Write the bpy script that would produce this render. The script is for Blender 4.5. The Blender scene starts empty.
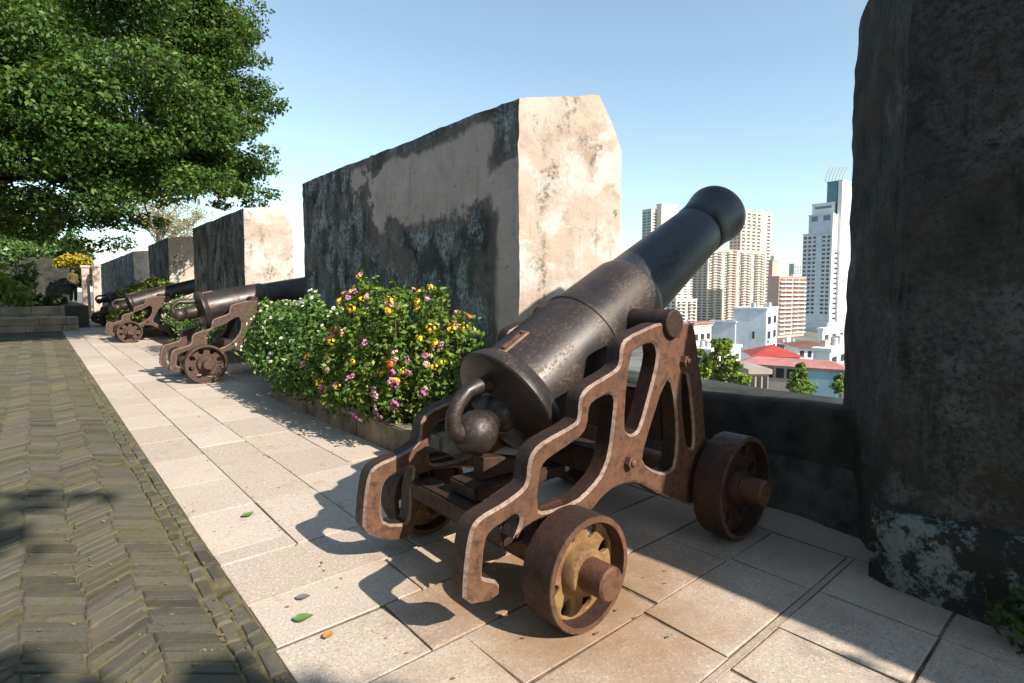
import bpy, bmesh, math, random
import numpy as np
from mathutils import Vector, Matrix, noise
R = math.radians
rnd = random.Random(7)
rng = np.random.default_rng(11)
S = bpy.context.scene
C = S.collection

# ------------------------------------------------------------------ camera
F, YAW, PITCH, H = 556.0, R(40.6), math.atan(37/556), 1.5
FW = np.array([math.sin(YAW)*math.cos(PITCH), math.cos(YAW)*math.cos(PITCH), -math.sin(PITCH)])
RT = np.array([math.cos(YAW), -math.sin(YAW), 0.0]); UP = np.cross(RT, FW)
def ray(x, y): return FW*F + RT*(x-512) - UP*(y-327)
def at(x, y, D):                       # point seen at a given plan distance
    d = ray(x, y); return np.array([0, 0, H]) + d/np.linalg.norm(d[:2])*D
cam = bpy.data.cameras.new('camera'); co = bpy.data.objects.new('camera', cam); C.objects.link(co)
co.location = (0, 0, H); co.rotation_euler = (math.pi/2-PITCH, 0, -YAW)
cam.lens = F/1024*36; cam.sensor_width = 36; cam.shift_y = -14.5/1024
cam.clip_end = 20000; cam.clip_start = .05; S.camera = co

# ------------------------------------------------------------------ helpers
def tag(o, label=None, cat=None, group=None, kind=None):
    if label: o['label'] = label
    if cat: o['category'] = cat
    if group: o['group'] = group
    if kind: o['kind'] = kind
    return o
def thing(name, label, cat, loc=(0, 0, 0), rz=0, group=None):
    o = bpy.data.objects.new(name, None); C.objects.link(o)
    o.location = loc; o.rotation_euler = (0, 0, rz); o.empty_display_size = .2
    return tag(o, label, cat, group)
def link(name, me, mat=None, parent=None, loc=(0, 0, 0), rot=(0, 0, 0)):
    o = bpy.data.objects.new(name, me); C.objects.link(o)
    if mat is not None and not me.materials: me.materials.append(mat)
    o.parent = parent; o.location = loc; o.rotation_euler = rot
    return o
def mesh(name, V, Fc, smooth=False):
    me = bpy.data.meshes.new(name); me.from_pydata([tuple(v) for v in V], [], Fc); me.update()
    if smooth: me.polygons.foreach_set('use_smooth', [True]*len(me.polygons))
    return me
def quads(name, P, smooth=False):      # P: (N,4,3) array of quads
    P = np.asarray(P, dtype=np.float32); n = len(P)
    me = bpy.data.meshes.new(name)
    me.vertices.add(n*4); me.vertices.foreach_set('co', P.reshape(-1))
    me.loops.add(n*4); me.loops.foreach_set('vertex_index', np.arange(n*4, dtype=np.int32))
    me.polygons.add(n); me.polygons.foreach_set('loop_start', np.arange(0, n*4, 4, dtype=np.int32))
    me.update(calc_edges=True); me.validate()
    return me
def bm_mesh(name, bm, smooth=False, auto=None):
    bmesh.ops.recalc_face_normals(bm, faces=bm.faces)
    me = bpy.data.meshes.new(name); bm.to_mesh(me); bm.free()
    if smooth:
        me.polygons.foreach_set('use_smooth', [True]*len(me.polygons))
        if auto: me.set_sharp_from_angle(angle=R(auto))
    return me
def box(bm, x0, x1, y0, y1, z0, z1, M=None):
    v = [bm.verts.new((x, y, z)) for z in (z0, z1) for x, y in ((x0, y0), (x1, y0), (x1, y1), (x0, y1))]
    for f in ((3, 2, 1, 0), (4, 5, 6, 7), (0, 1, 5, 4), (1, 2, 6, 5), (2, 3, 7, 6), (3, 0, 4, 7)):
        bm.faces.new([v[i] for i in f])
    if M is not None: bmesh.ops.transform(bm, matrix=M, verts=v)
    return v
def box_me(name, x0, x1, y0, y1, z0, z1, bev=0, seg=2):
    bm = bmesh.new(); box(bm, x0, x1, y0, y1, z0, z1)
    if bev: bmesh.ops.bevel(bm, geom=bm.edges[:], offset=bev, segments=seg, affect='EDGES')
    return bm_mesh(name, bm, bev > 0, 40)
def lathe(bm, prof, n=48, axis='x'):
    """prof: list of (s, r) ; revolve about local axis"""
    rings = []
    for s, r in prof:
        if r < 1e-5:
            p = (s, 0, 0) if axis == 'x' else (0, s, 0)
            rings.append([bm.verts.new(p)])
        else:
            L = []
            for k in range(n):
                a = 2*math.pi*k/n; c, q = r*math.cos(a), r*math.sin(a)
                L.append(bm.verts.new((s, c, q) if axis == 'x' else (c, s, q)))
            rings.append(L)
    for a, b in zip(rings, rings[1:]):
        for k in range(n):
            k2 = (k+1) % n
            f = [a[k % len(a)], a[k2 % len(a)], b[k2 % len(b)], b[k % len(b)]]
            u = []
            for q in f:
                if q not in u: u.append(q)
            if len(u) > 2:
                try: bm.faces.new(u)
                except ValueError: pass
def lathe_me(name, prof, n=48, axis='x', auto=35):
    bm = bmesh.new(); lathe(bm, prof, n, axis); return bm_mesh(name, bm, True, auto)
def tube(bm, pts, radii, n=8, cap=True):
    pts = [Vector(p) for p in pts]
    if not hasattr(radii, '__len__'): radii = [radii]*len(pts)
    rings = []; e1 = None
    for i, p in enumerate(pts):
        t = (pts[min(i+1, len(pts)-1)]-pts[max(i-1, 0)]).normalized()
        if e1 is None: e1 = t.cross(Vector((0, 0, 1)) if abs(t.z) < .8 else Vector((0, 1, 0)))
        e1 = (e1-t*e1.dot(t)).normalized(); e2 = t.cross(e1)
        rings.append([bm.verts.new(p+radii[i]*(math.cos(2*math.pi*k/n)*e1+math.sin(2*math.pi*k/n)*e2)) for k in range(n)])
    for a, b in zip(rings, rings[1:]):
        for k in range(n): bm.faces.new([a[k], a[(k+1) % n], b[(k+1) % n], b[k]])
    if cap: bm.faces.new(rings[0][::-1]); bm.faces.new(rings[-1])
def chaikin(P, it=1):
    for _ in range(it):
        Q = []
        for a, b in zip(P, P[1:]+P[:1]):
            Q += [(a[0]*.75+b[0]*.25, a[1]*.75+b[1]*.25), (a[0]*.25+b[0]*.75, a[1]*.25+b[1]*.75)]
        P = Q
    return P
def eval_mesh(ob, name):
    C.objects.link(ob); bpy.context.view_layer.update()
    dg = bpy.context.evaluated_depsgraph_get()
    me = bpy.data.meshes.new_from_object(ob.evaluated_get(dg)); me.name = name
    C.objects.unlink(ob); bpy.data.objects.remove(ob)
    return me
def plate(name, loops, half, bevel, smooth=1, worn=False):
    """extruded plate with holes standing in the XZ plane (outline (x,z)), thickness along Y"""
    cu = bpy.data.curves.new(name, 'CURVE'); cu.dimensions = '2D'; cu.fill_mode = 'BOTH'
    cu.extrude = half-bevel; cu.bevel_depth = bevel; cu.bevel_resolution = 0; cu.offset = -bevel
    for L in loops:
        L = chaikin(list(L), smooth) if smooth else L
        sp = cu.splines.new('POLY'); sp.points.add(len(L)-1)
        for p, q in zip(sp.points, L): p.co = (q[0], q[1], 0, 1)
        sp.use_cyclic_u = True
    me = eval_mesh(bpy.data.objects.new(name, cu), name)
    me.transform(Matrix.Rotation(math.pi/2, 4, 'X'))
    me.polygons.foreach_set('use_smooth', [True]*len(me.polygons)); me.set_sharp_from_angle(angle=R(30))
    if worn:
        me.materials.clear(); me.materials.append(M['rust']); me.materials.append(M['worn']); me.materials.append(M['black_rust'])
        me.polygons.foreach_set('material_index', [(1 if p.normal.y < 0 else 2) if .3 < abs(p.normal.y) < .95 else (0 if p.normal.y < -.5 else 2) for p in me.polygons])  # sun-side chamfers lighter: wear, plus the lit-edge highlight put into colour
    return me
def copy_tree(o, parent=None):
    c = o.copy(); C.objects.link(c)
    if parent is not None: c.parent = parent
    for ch in list(o.children): copy_tree(ch, c)
    return c

# ------------------------------------------------------------------ materials
class N:
    def __init__(s, name):
        s.m = bpy.data.materials.new(name); s.m.use_nodes = True
        s.t = s.m.node_tree; s.b = s.t.nodes['Principled BSDF']
        s.geo = s.t.nodes.new('ShaderNodeNewGeometry'); s.tc = s.t.nodes.new('ShaderNodeTexCoord')
    def put(s, sock, v):
        if isinstance(v, bpy.types.NodeSocket): s.t.links.new(v, sock)
        elif isinstance(v, (tuple, list)) and len(v) == 3 and sock.type == 'RGBA': sock.default_value = (*v, 1)
        else: sock.default_value = v
    def noise(s, vec, scale, det=5, rough=.6, dist=0):
        n = s.t.nodes.new('ShaderNodeTexNoise'); s.t.links.new(vec, n.inputs['Vector'])
        n.inputs['Scale'].default_value = scale; n.inputs['Detail'].default_value = det
        n.inputs['Roughness'].default_value = rough; n.inputs['Distortion'].default_value = dist
        return n.outputs['Fac']
    def vor(s, vec, scale, feat='F1'):
        n = s.t.nodes.new('ShaderNodeTexVoronoi'); s.t.links.new(vec, n.inputs['Vector'])
        n.inputs['Scale'].default_value = scale; n.feature = feat; return n.outputs['Distance']
    def rng(s, v, a, b, c=0, d=1):
        n = s.t.nodes.new('ShaderNodeMapRange'); n.clamp = True
        for k, q in zip(('Value', 'From Min', 'From Max', 'To Min', 'To Max'), (v, a, b, c, d)): s.put(n.inputs[k], q)
        return n.outputs['Result']
    def op(s, o, a, b=0.0):
        n = s.t.nodes.new('ShaderNodeMath'); n.operation = o; s.put(n.inputs[0], a); s.put(n.inputs[1], b); return n.outputs[0]
    def mix(s, f, a, b, mode='MIX'):
        n = s.t.nodes.new('ShaderNodeMix'); n.data_type = 'RGBA'; n.blend_type = mode
        s.put(n.inputs[0], f); s.put(n.inputs[6], a); s.put(n.inputs[7], b); return n.outputs[2]
    def scale(s, vec, k):
        n = s.t.nodes.new('ShaderNodeVectorMath'); n.operation = 'MULTIPLY'
        s.put(n.inputs[0], vec); n.inputs[1].default_value = k; return n.outputs[0]
    def xyz(s, vec):
        n = s.t.nodes.new('ShaderNodeSeparateXYZ'); s.t.links.new(vec, n.inputs[0]); return n.outputs
    def bump(s, h, strength=.3, dist=.01, prev=None):
        n = s.t.nodes.new('ShaderNodeBump'); s.put(n.inputs['Height'], h)
        n.inputs['Strength'].default_value = strength; n.inputs['Distance'].default_value = dist
        if prev: s.t.links.new(prev, n.inputs['Normal'])
        return n.outputs['Normal']
    def out(s, col, rough=.8, nrm=None, spec=.3, metal=0):
        s.put(s.b.inputs['Base Color'], col); s.put(s.b.inputs['Roughness'], rough)
        s.put(s.b.inputs['Specular IOR Level'], spec); s.put(s.b.inputs['Metallic'], metal)
        if nrm: s.t.links.new(nrm, s.b.inputs['Normal'])
        return s.m
    @property
    def P(s): return s.geo.outputs['Position']
    @property
    def O(s): return s.tc.outputs['Object']
    @property
    def RI(s): return s.geo.outputs['Random Per Island']
def plain(name, col, rough=.8, var=.25, sc=3, spec=.3, metal=0, bump=0):
    n = N(name); f = n.noise(n.P, sc, 6, .65)
    a = tuple(c*(1-var) for c in col); b = tuple(min(1, c*(1+var)) for c in col)
    c = n.mix(n.rng(f, .3, .7), a, b)
    nr = n.bump(n.noise(n.P, sc*8, 6, .7), bump, .02) if bump else None
    return n.out(c, rough, nr, spec, metal)

def m_rust(name, base, light, dark, rough=.6, ochre=0):
    n = N(name)
    big = n.noise(n.O, 5, 6, .65); mid = n.noise(n.O, 22, 8, .7); fine = n.noise(n.O, 130, 4, .7)
    c = n.mix(n.rng(big, .35, .68), base, light)
    c = n.mix(n.rng(mid, .47, .66), c, dark)
    c = n.mix(n.rng(fine, .35, .7, 0, .65), c, tuple(x*.5 for x in base))
    if ochre: c = n.mix(n.rng(n.noise(n.O, 7, 8, .7), .40, .70, 0, .8), c, (.36, .22, .08))
    h = n.op('ADD', n.op('MULTIPLY', mid, .7), n.op('MULTIPLY', fine, .35))
    return n.out(c, n.rng(mid, .3, .7, rough-.1, rough+.14), n.bump(h, .7, .010), .4, .15)
M = {}
M['rust'] = m_rust('rusted_iron', (.128, .060, .034), (.195, .094, .050), (.045, .025, .018))
M['rust_dark'] = m_rust('dark_rusted_iron', (.056, .028, .021), (.092, .044, .029), (.028, .016, .013))
M['ochre'] = m_rust('ochre_rusted_iron', (.17, .085, .045), (.30, .18, .07), (.08, .042, .026), .7, 1)
M['black_rust'] = m_rust('blackened_rusted_iron', (.045, .026, .020), (.085, .043, .026), (.022, .015, .013), .5)
M['rust_old'] = m_rust('dull_brown_iron', (.088, .050, .034), (.13, .075, .050), (.040, .025, .020), .55)
def m_barrel():
    n = N('black_barrel_iron')
    big = n.noise(n.O, 3.2, 6, .6); pit = n.noise(n.scale(n.O, (1, 1.6, 1.6)), 38, 8, .75); fine = n.noise(n.O, 160, 3, .6)
    c = n.mix(n.rng(big, .35, .7), (.026, .022, .022), (.060, .042, .035))
    x = n.xyz(n.O)
    c = n.mix(n.rng(x[0], .28, .36), c, n.mix(big, (.016, .020, .026), (.03, .032, .036)))  # chase darker and bluer: the right merlon's shade painted into the colour
    pits = n.op('MULTIPLY', n.rng(pit, .52, .64), n.rng(big, .38, .58))
    c = n.mix(n.op('MULTIPLY', pits, .8), c, (.13, .085, .06))
    r = n.op('ADD', n.rng(big, .3, .7, .34, .46), n.op('MULTIPLY', pits, .25))
    nr = n.bump(n.op('ADD', n.op('MULTIPLY', pits, -.6), n.op('MULTIPLY', fine, .25)), .3, .005)
    return n.out(c, r, nr, .55, .35)
M['barrel'] = m_barrel()
M['bore'] = plain('bore_black', (.01, .01, .01), .9)
M['worn'] = m_rust('worn_edge_iron', (.27, .18, .14), (.36, .26, .21), (.13, .075, .05), .45)

def m_wall(name, pink, plaster=True, dark=1.0):
    """weathered lime plaster; stains keep their own shape. pink: (y limit, z limit) of the sound plaster on the inner face"""
    n = N(name); p = n.xyz(n.P); nx = n.xyz(n.geo.outputs['Normal'])
    wide = n.noise(n.P, .9, 6, .6); mid = n.noise(n.P, 3.2, 8, .65); fine = n.noise(n.P, 26, 6, .7); grit = n.noise(n.P, 120, 3, .7)
    strk = n.noise(n.scale(n.P, (1.5, 1.5, .85)), 2.2, 8, .68, .2)
    drip = n.noise(n.scale(n.P, (7, 7, .5)), 1.6, 5, .65)
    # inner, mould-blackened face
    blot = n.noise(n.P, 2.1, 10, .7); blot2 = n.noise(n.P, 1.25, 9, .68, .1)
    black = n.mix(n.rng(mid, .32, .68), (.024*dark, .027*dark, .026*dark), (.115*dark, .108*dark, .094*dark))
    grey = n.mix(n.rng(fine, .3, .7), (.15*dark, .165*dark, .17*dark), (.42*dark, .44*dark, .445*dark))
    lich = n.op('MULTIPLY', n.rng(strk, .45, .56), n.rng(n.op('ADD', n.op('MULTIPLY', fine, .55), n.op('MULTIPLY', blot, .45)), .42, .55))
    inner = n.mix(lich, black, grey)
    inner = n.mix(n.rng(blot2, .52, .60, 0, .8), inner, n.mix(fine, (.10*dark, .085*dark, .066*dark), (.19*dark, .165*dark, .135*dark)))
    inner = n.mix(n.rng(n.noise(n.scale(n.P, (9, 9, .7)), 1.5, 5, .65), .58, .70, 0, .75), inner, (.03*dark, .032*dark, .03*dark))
    if plaster:
        pk = n.mix(n.rng(mid, .3, .7), (.56, .445, .375), (.70, .57, .495))
        pk = n.mix(n.rng(n.noise(n.P, 11, 8, .75), .57, .70, 0, .8), pk, (.20, .15, .12))
        pk = n.mix(n.rng(n.noise(n.scale(n.P, (8, 8, .8)), 1.9, 6, .7), .56, .72, 0, .55), pk, (.26, .215, .18))
        pk = n.mix(n.rng(blot, .56, .70, 0, .6), pk, (.36, .30, .255))
        jit = n.op('ADD', n.op('MULTIPLY', n.op('SUBTRACT', blot, .5), 1.5), n.op('MULTIPLY', n.op('SUBTRACT', wide, .5), 1.5))
        fz = n.op('ADD', n.op('MULTIPLY', n.op('SUBTRACT', p[2], pink[1]), 1.0), n.op('MULTIPLY', jit, .62))
        fy = n.op('MULTIPLY', n.op('ADD', n.op('SUBTRACT', pink[0], p[1]), n.op('MULTIPLY', jit, 2.6)), .45)
        fld = n.op('MINIMUM', fz, fy)
        fe = n.op('ADD', n.op('SUBTRACT', pink[2], p[1]), n.op('MULTIPLY', jit, .16))
        fld = n.op('MAXIMUM', fld, fe)
        ft = n.op('ADD', n.op('SUBTRACT', 3.11, p[2]), n.op('MULTIPLY', jit, .26))
        fld = n.op('MINIMUM', fld, ft)
        corner = n.op('MAXIMUM', n.op('SUBTRACT', p[1], 4.25), n.op('SUBTRACT', 2.72, p[2]))
        fld = n.op('MINIMUM', fld, n.op('ADD', corner, n.op('MULTIPLY', jit, .35)))
        inner = n.mix(n.rng(fld, -.16, -.02, 0, .85), inner, n.mix(fine, (.14, .12, .10), (.27, .235, .20)))
        mk = n.op('MULTIPLY', n.rng(fld, -.01, .05), n.rng(n.noise(n.P, 6, 9, .78), .68, .62))
        inner = n.mix(mk, inner, pk)
    # sides and top: pale lime wash with ochre stains and grey lichen
    side = n.mix(n.rng(wide, .32, .66), (.62, .52, .44), (.52, .40, .31))
    side = n.mix(n.rng(mid, .50, .70, 0, .75), side, (.33, .235, .16))
    side = n.mix(n.op('MULTIPLY', n.rng(strk, .53, .62), n.rng(fine, .45, .58)), side, (.15, .14, .125))
    side = n.mix(n.rng(n.noise(n.P, 1.5, 10, .72, .15), .50, .57, 0, .9), side, n.mix(fine, (.58, .54, .49), (.70, .64, .58)))
    side = n.mix(n.rng(n.noise(n.P, 60, 4, .7), .64, .72, 0, .7), side, (.20, .15, .11))
    side = n.mix(n.rng(drip, .62, .72, 0, .55), side, (.26, .20, .15))
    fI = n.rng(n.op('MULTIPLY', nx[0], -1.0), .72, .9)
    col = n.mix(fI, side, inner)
    col = n.mix(n.rng(n.op('ADD', p[2], n.op('MULTIPLY', n.op('SUBTRACT', mid, .5), 1.2)), .55, .1, 0, .8), col, (.075, .075, .06))
    h = n.op('ADD', n.op('MULTIPLY', mid, .5), n.op('ADD', n.op('MULTIPLY', fine, .35), n.op('MULTIPLY', grit, .2)))
    return n.out(col, .92, n.bump(h, .55, .03), .15)
M['wall1'] = m_wall('weathered_plaster', (6.8, 2.3, 4.18), True, 1.4)
M['wall2'] = m_wall('blackened_plaster', (0, 9, -50))
def m_pillar():
    n = N('black_lichen_plaster')
    p = n.xyz(n.P)
    wide = n.noise(n.P, 1.1, 6, .6); mid = n.noise(n.P, 4.5, 8, .68); fine = n.noise(n.P, 34, 6, .75); grit = n.noise(n.P, 140, 3, .7)
    c = n.mix(n.rng(mid, .3, .72), (.028, .030, .028), (.13, .125, .112))
    c = n.mix(n.op('MULTIPLY', n.rng(wide, .42, .58), n.rng(fine, .40, .62)), c, (.16, .175, .172))
    c = n.mix(n.op('MULTIPLY', n.rng(n.noise(n.P, 2.3, 5, .6), .55, .62), n.rng(mid, .40, .52, 0, .7)), c, (.085, .055, .035))
    c = n.mix(n.rng(n.noise(n.P, 75, 3, .6), .68, .74, 0, .8), c, (.30, .28, .25))
    c = n.mix(n.rng(n.noise(n.scale(n.P, (5, 5, .6)), 1.6, 6, .7), .54, .68, 0, .7), c, (.016, .018, .017))
    c = n.mix(n.op('MULTIPLY', n.rng(n.noise(n.P, 1.9, 9, .7), .56, .62), n.rng(fine, .38, .5, 0, .8)), c, (.20, .215, .21))
    pit = n.rng(n.vor(n.P, 19), .12, .05); c = n.mix(n.op('MULTIPLY', pit, n.rng(mid, .45, .6)), c, (.012, .011, .010))
    h = n.op('ADD', n.op('MULTIPLY', mid, .8), n.op('ADD', n.op('MULTIPLY', fine, .6), n.op('MULTIPLY', grit, .35)))
    return n.out(c, .9, n.bump(h, 1.0, .05), .15)
M['pillar'] = m_pillar()
def m_plinth():
    n = N('flaking_limewash')
    mid = n.noise(n.P, 6, 8, .68); fine = n.noise(n.P, 40, 5, .7)
    c = n.mix(n.rng(n.op('ADD', n.op('MULTIPLY', mid, .7), n.op('MULTIPLY', fine, .3)), .50, .57), (.03, .032, .028), n.mix(fine, (.12, .15, .145), (.25, .28, .27)))
    c = n.mix(n.rng(n.noise(n.P, 14, 5, .6), .6, .68), c, (.04, .035, .03))
    return n.out(c, .9, n.bump(n.op('ADD', mid, n.op('MULTIPLY', fine, .4)), .7, .03), .2)
M['plinth'] = m_plinth()
M['parapet'] = plain('dark_parapet_plaster', (.042, .043, .035), .92, .6, 4, .2, 0, .6)
M['rubble'] = plain('rough_rubble', (.07, .07, .06), .92, .6, 7, .2, 0, .8)

def m_slab():
    n = N('granite_slabs'); p = n.xyz(n.P)
    tone = n.mix(n.RI, (.43, .345, .275), (.575, .48, .39))
    wide = n.noise(n.P, 1.3, 5, .6); sp = n.noise(n.P, 105, 3, .6); sp2 = n.noise(n.P, 62, 3, .6)
    c = n.mix(n.rng(wide, .35, .7, 0, .5), tone, (.42, .345, .28))
    c = n.mix(n.rng(sp, .54, .65, 0, .65), c, (.19, .15, .12))
    c = n.mix(n.rng(sp2, .54, .64, 0, .7), c, (.66, .58, .51))
    c = n.mix(n.rng(n.noise(n.P, 9, 6, .7), .60, .75, 0, .5), c, (.24, .19, .14))
    # rust washed off the gun carriage on to the stone
    dx = n.op('SUBTRACT', p[0], 1.95); dy = n.op('MULTIPLY', n.op('SUBTRACT', p[1], 1.95), .9)
    d = n.op('SQRT', n.op('ADD', n.op('MULTIPLY', dx, dx), n.op('MULTIPLY', dy, dy)))
    d = n.op('ADD', d, n.op('MULTIPLY', n.op('SUBTRACT', n.noise(n.P, 3, 5, .65), .5), 1.1))
    c = n.mix(n.rng(d, .95, .35, 0, .80), c, n.mix(n.noise(n.P, 14, 5, .7), (.30, .15, .05), (.20, .115, .055)))
    edge = n.noise(n.P, 3.4, 9, .75)
    c = n.mix(n.rng(edge, .56, .68, 0, .5), c, (.26, .20, .14))
    wall_dark = n.rng(n.op('ADD', p[0], n.op('MULTIPLY', n.op('SUBTRACT', wide, .5), 1.2)), 2.55, 3.3, 0, .65)  # slabs get darker towards the rampart wall
    c = n.mix(wall_dark, c, (.19, .155, .12))
    h = n.op('ADD', n.op('MULTIPLY', sp2, .4), n.op('ADD', n.op('MULTIPLY', wide, .5), n.op('MULTIPLY', sp, .25)))
    return n.out(c, .82, n.bump(h, .4, .006), .25)
M['slab'] = m_slab()
def m_brick():
    n = N('paving_brick')
    rr = n.op('FRACT', n.op('MULTIPLY', n.RI, 7.3))
    t = n.mix(n.RI, (.060, .054, .040), (.150, .128, .088)); t = n.mix(n.op('MULTIPLY', rr, .6), t, (.118, .112, .096))
    wide = n.noise(n.P, .7, 4, .6); mid = n.noise(n.P, 13, 6, .7); fine = n.noise(n.P, 90, 4, .7)
    c = n.mix(n.rng(mid, .5, .72, 0, .65), t, (.06, .058, .046))
    c = n.mix(n.op('MULTIPLY', n.rng(wide, .42, .62), n.rng(mid, .44, .60, 0, .75)), c, (.145, .135, .05))
    c = n.mix(n.rng(fine, .6, .75, 0, .5), c, (.25, .23, .19))
    return n.out(c, .88, n.bump(n.op('ADD', mid, n.op('MULTIPLY', fine, .8)), .8, .012), .25)
M['brick'] = m_brick()
M['moss'] = plain('mossy_joint', (.150, .124, .066), .95, .6, 9, .1, 0, .6)
M['joint'] = plain('sandy_joint', (.17, .13, .09), .95, .6, 12, .1, 0, .5)
M['yard'] = plain('yard_ground', (.11, .10, .075), .95, .35, 2, .1, 0, .4)
M['soil'] = plain('soil', (.06, .045, .03), .95, .4, 8, .1, 0, .5)
M['kerb'] = plain('planter_stone', (.20, .155, .115), .9, .5, 5, .2, 0, .5)
M['step'] = plain('step_stone', (.42, .35, .26), .9, .4, 1.6, .2, 0, .5)
M['citygnd'] = plain('city_ground', (.16, .16, .14), .95, .5, .05, .1)
M['bark'] = plain('bark', (.14, .10, .07), .9, .4, 5, .2, 0, .6)
M['twig'] = plain('dry_twig', (.36, .28, .19), .9, .25, 3, .2)

def m_leaf(name, a, b, c3=None, tr=.24, rough=.55):
    n = N(name)
    col = n.mix(n.RI, a, b)
    if c3: col = n.mix(n.rng(n.RI, .86, .9), col, c3)
    col = n.mix(n.rng(n.noise(n.P, 1.2, 4, .6), .35, .65, 0, .45), col, a)
    m = n.out(col, rough, None, .28)
    t = n.t.nodes.new('ShaderNodeBsdfTranslucent'); n.t.links.new(n.mix(.5, col, (.24, .30, .03)), t.inputs['Color'])
    mx = n.t.nodes.new('ShaderNodeMixShader'); mx.inputs[0].default_value = tr
    n.t.links.new(n.b.outputs[0], mx.inputs[1]); n.t.links.new(t.outputs[0], mx.inputs[2])
    n.t.links.new(mx.outputs[0], n.t.nodes['Material Output'].inputs['Surface'])
    return m
M['leaf_tree'] = m_leaf('banyan_leaves', (.022, .060, .010), (.090, .165, .022), (.17, .24, .05))
M['leaf_bush'] = m_leaf('lantana_leaves', (.065, .14, .02), (.20, .28, .04), (.40, .42, .13))
M['leaf_white'] = m_leaf('hedge_leaves', (.05, .125, .022), (.14, .25, .045), (.34, .42, .20))
M['leaf_yellow'] = m_leaf('golden_leaves', (.34, .27, .02), (.48, .36, .03))
M['leaf_lime'] = m_leaf('lime_leaves', (.13, .20, .03), (.30, .34, .05))
M['leaf_dark'] = m_leaf('dark_leaves', (.03, .06, .015), (.07, .11, .02))
M['leaf_dry'] = m_leaf('dry_leaves', (.30, .24, .10), (.24, .22, .09))
def flat(name, col, rough=.6): return plain(name, col, rough, .12, 40, .3)
M['f_yellow'] = flat('petal_yellow', (.80, .50, .03)); M['f_orange'] = flat('petal_orange', (.75, .20, .04))
M['f_pink'] = flat('petal_pink', (.62, .25, .42)); M['f_mag'] = flat('petal_magenta', (.50, .10, .36))
M['f_white'] = flat('petal_cream', (.80, .76, .62)); M['f_rose'] = flat('petal_rose', (.72, .42, .40))

# ------------------------------------------------------------------ light
az, el = R(10.5), R(36.5)
sd = bpy.data.lights.new('sun', 'SUN'); sd.energy = 5.0; sd.angle = R(.5); sd.color = (1, .93, .82)
so = bpy.data.objects.new('sun', sd); C.objects.link(so)
Ld = Vector((-math.sin(az)*math.cos(el), math.cos(az)*math.cos(el), -math.sin(el)))
so.rotation_euler = Ld.to_track_quat('-Z', 'Y').to_euler(); so.location = (0, -10, 20)
W = bpy.data.worlds.new('World'); S.world = W; W.use_nodes = True
wn = W.node_tree; bg = wn.nodes['Background']
sky = wn.nodes.new('ShaderNodeTexSky'); sky.sky_type = 'NISHITA'; sky.sun_disc = False
sky.sun_elevation = el; sky.sun_rotation = math.pi-az; sky.altitude = 20
sky.air_density = 1.15; sky.dust_density = .55; sky.ozone_density = 1.8
hs = wn.nodes.new('ShaderNodeHueSaturation'); hs.inputs['Saturation'].default_value = .78
tn = wn.nodes.new('ShaderNodeMix'); tn.data_type = 'RGBA'; tn.blend_type = 'MULTIPLY'; tn.inputs[0].default_value = 1; tn.inputs[7].default_value = (.93, 1.04, 1.03, 1)
wn.links.new(sky.outputs[0], hs.inputs['Color']); wn.links.new(hs.outputs[0], tn.inputs[6]); wn.links.new(tn.outputs[2], bg.inputs[0]); bg.inputs[1].default_value = .128
S.view_settings.view_transform = 'Standard'; S.view_settings.look = 'None'
S.view_settings.gamma = 1; S.view_settings.exposure = .72; S.view_settings.use_curve_mapping = False
S.render.engine = 'CYCLES'

# ------------------------------------------------------------------ ground
def sheet(name, x0, x1, y0, y1, z, mat):
    o = link(name, mesh(name, [(x0, y0, z), (x1, y0, z), (x1, y1, z), (x0, y1, z)], [(0, 1, 2, 3)]), mat); tag(o, kind='structure'); return o
sheet('city_ground', -9000, 9000, -9000, 9000, -22, M['citygnd'])
o = link('terrace', box_me('terrace', -60, 4.45, -30, 90, -21.99, -.06), M['yard']); tag(o, kind='structure')
sheet('courtyard_ground', -60, -2.55, -30, 26.2, -.0085, M['yard'])
sheet('brick_path_bed', -2.55, .70, -3, 26.2, -.0085, M['moss'])
sheet('pavement_bed', .70, 4.4, -12, 60, -.0075, M['joint'])
def pavers(L, top=0.0, edge=.008, drop=.006, tilt=.0015, depth=.03):
    """list of quads in plan -> domed blocks, each an island"""
    Q = []
    for q in L:
        q = np.array(q, float); c = q.mean(0); z0 = top+rnd.gauss(0, tilt*1.2)
        zc = [z0+rnd.gauss(0, tilt) for _ in q]
        d = c-q; ln = np.linalg.norm(d, axis=1)[:, None]
        inn = q+d/ln*edge*1.5
        a = [(q[i, 0], q[i, 1], zc[i]-drop) for i in range(4)]; t = [(inn[i, 0], inn[i, 1], zc[i]) for i in range(4)]
        b = [(q[i, 0], q[i, 1], top-depth) for i in range(4)]
        Q.append((a, t, b))
    V = []; Fc = []
    for a, t, b in Q:
        k = len(V); V += a+t+b
        Fc.append((k+4, k+5, k+6, k+7))
        for i in range(4):
            j = (i+1) % 4
            Fc += [(k+i, k+j, k+4+j, k+4+i), (k+8+i, k+8+j, k+j, k+i)]
    return V, Fc
def jq(x0, x1, y0, y1, g, j):
    r = lambda: rnd.uniform(-j, j)
    return [(x0+g+r(), y0+g+r()), (x1-g+r(), y0+g+r()), (x1-g+r(), y1-g+r()), (x0+g+r(), y1-g+r())]
SL = []
cols = [.70, 1.12, 1.54, 2.02, 2.50, 2.95, 3.42]
known = {0: [3.26, 3.43, 4.10, 4.79, 5.62, 6.40], 1: [3.26, 4.10, 4.79+.32, 5.9], 2: [3.26, 3.72, 4.45, 5.2, 6.0]}
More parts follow.
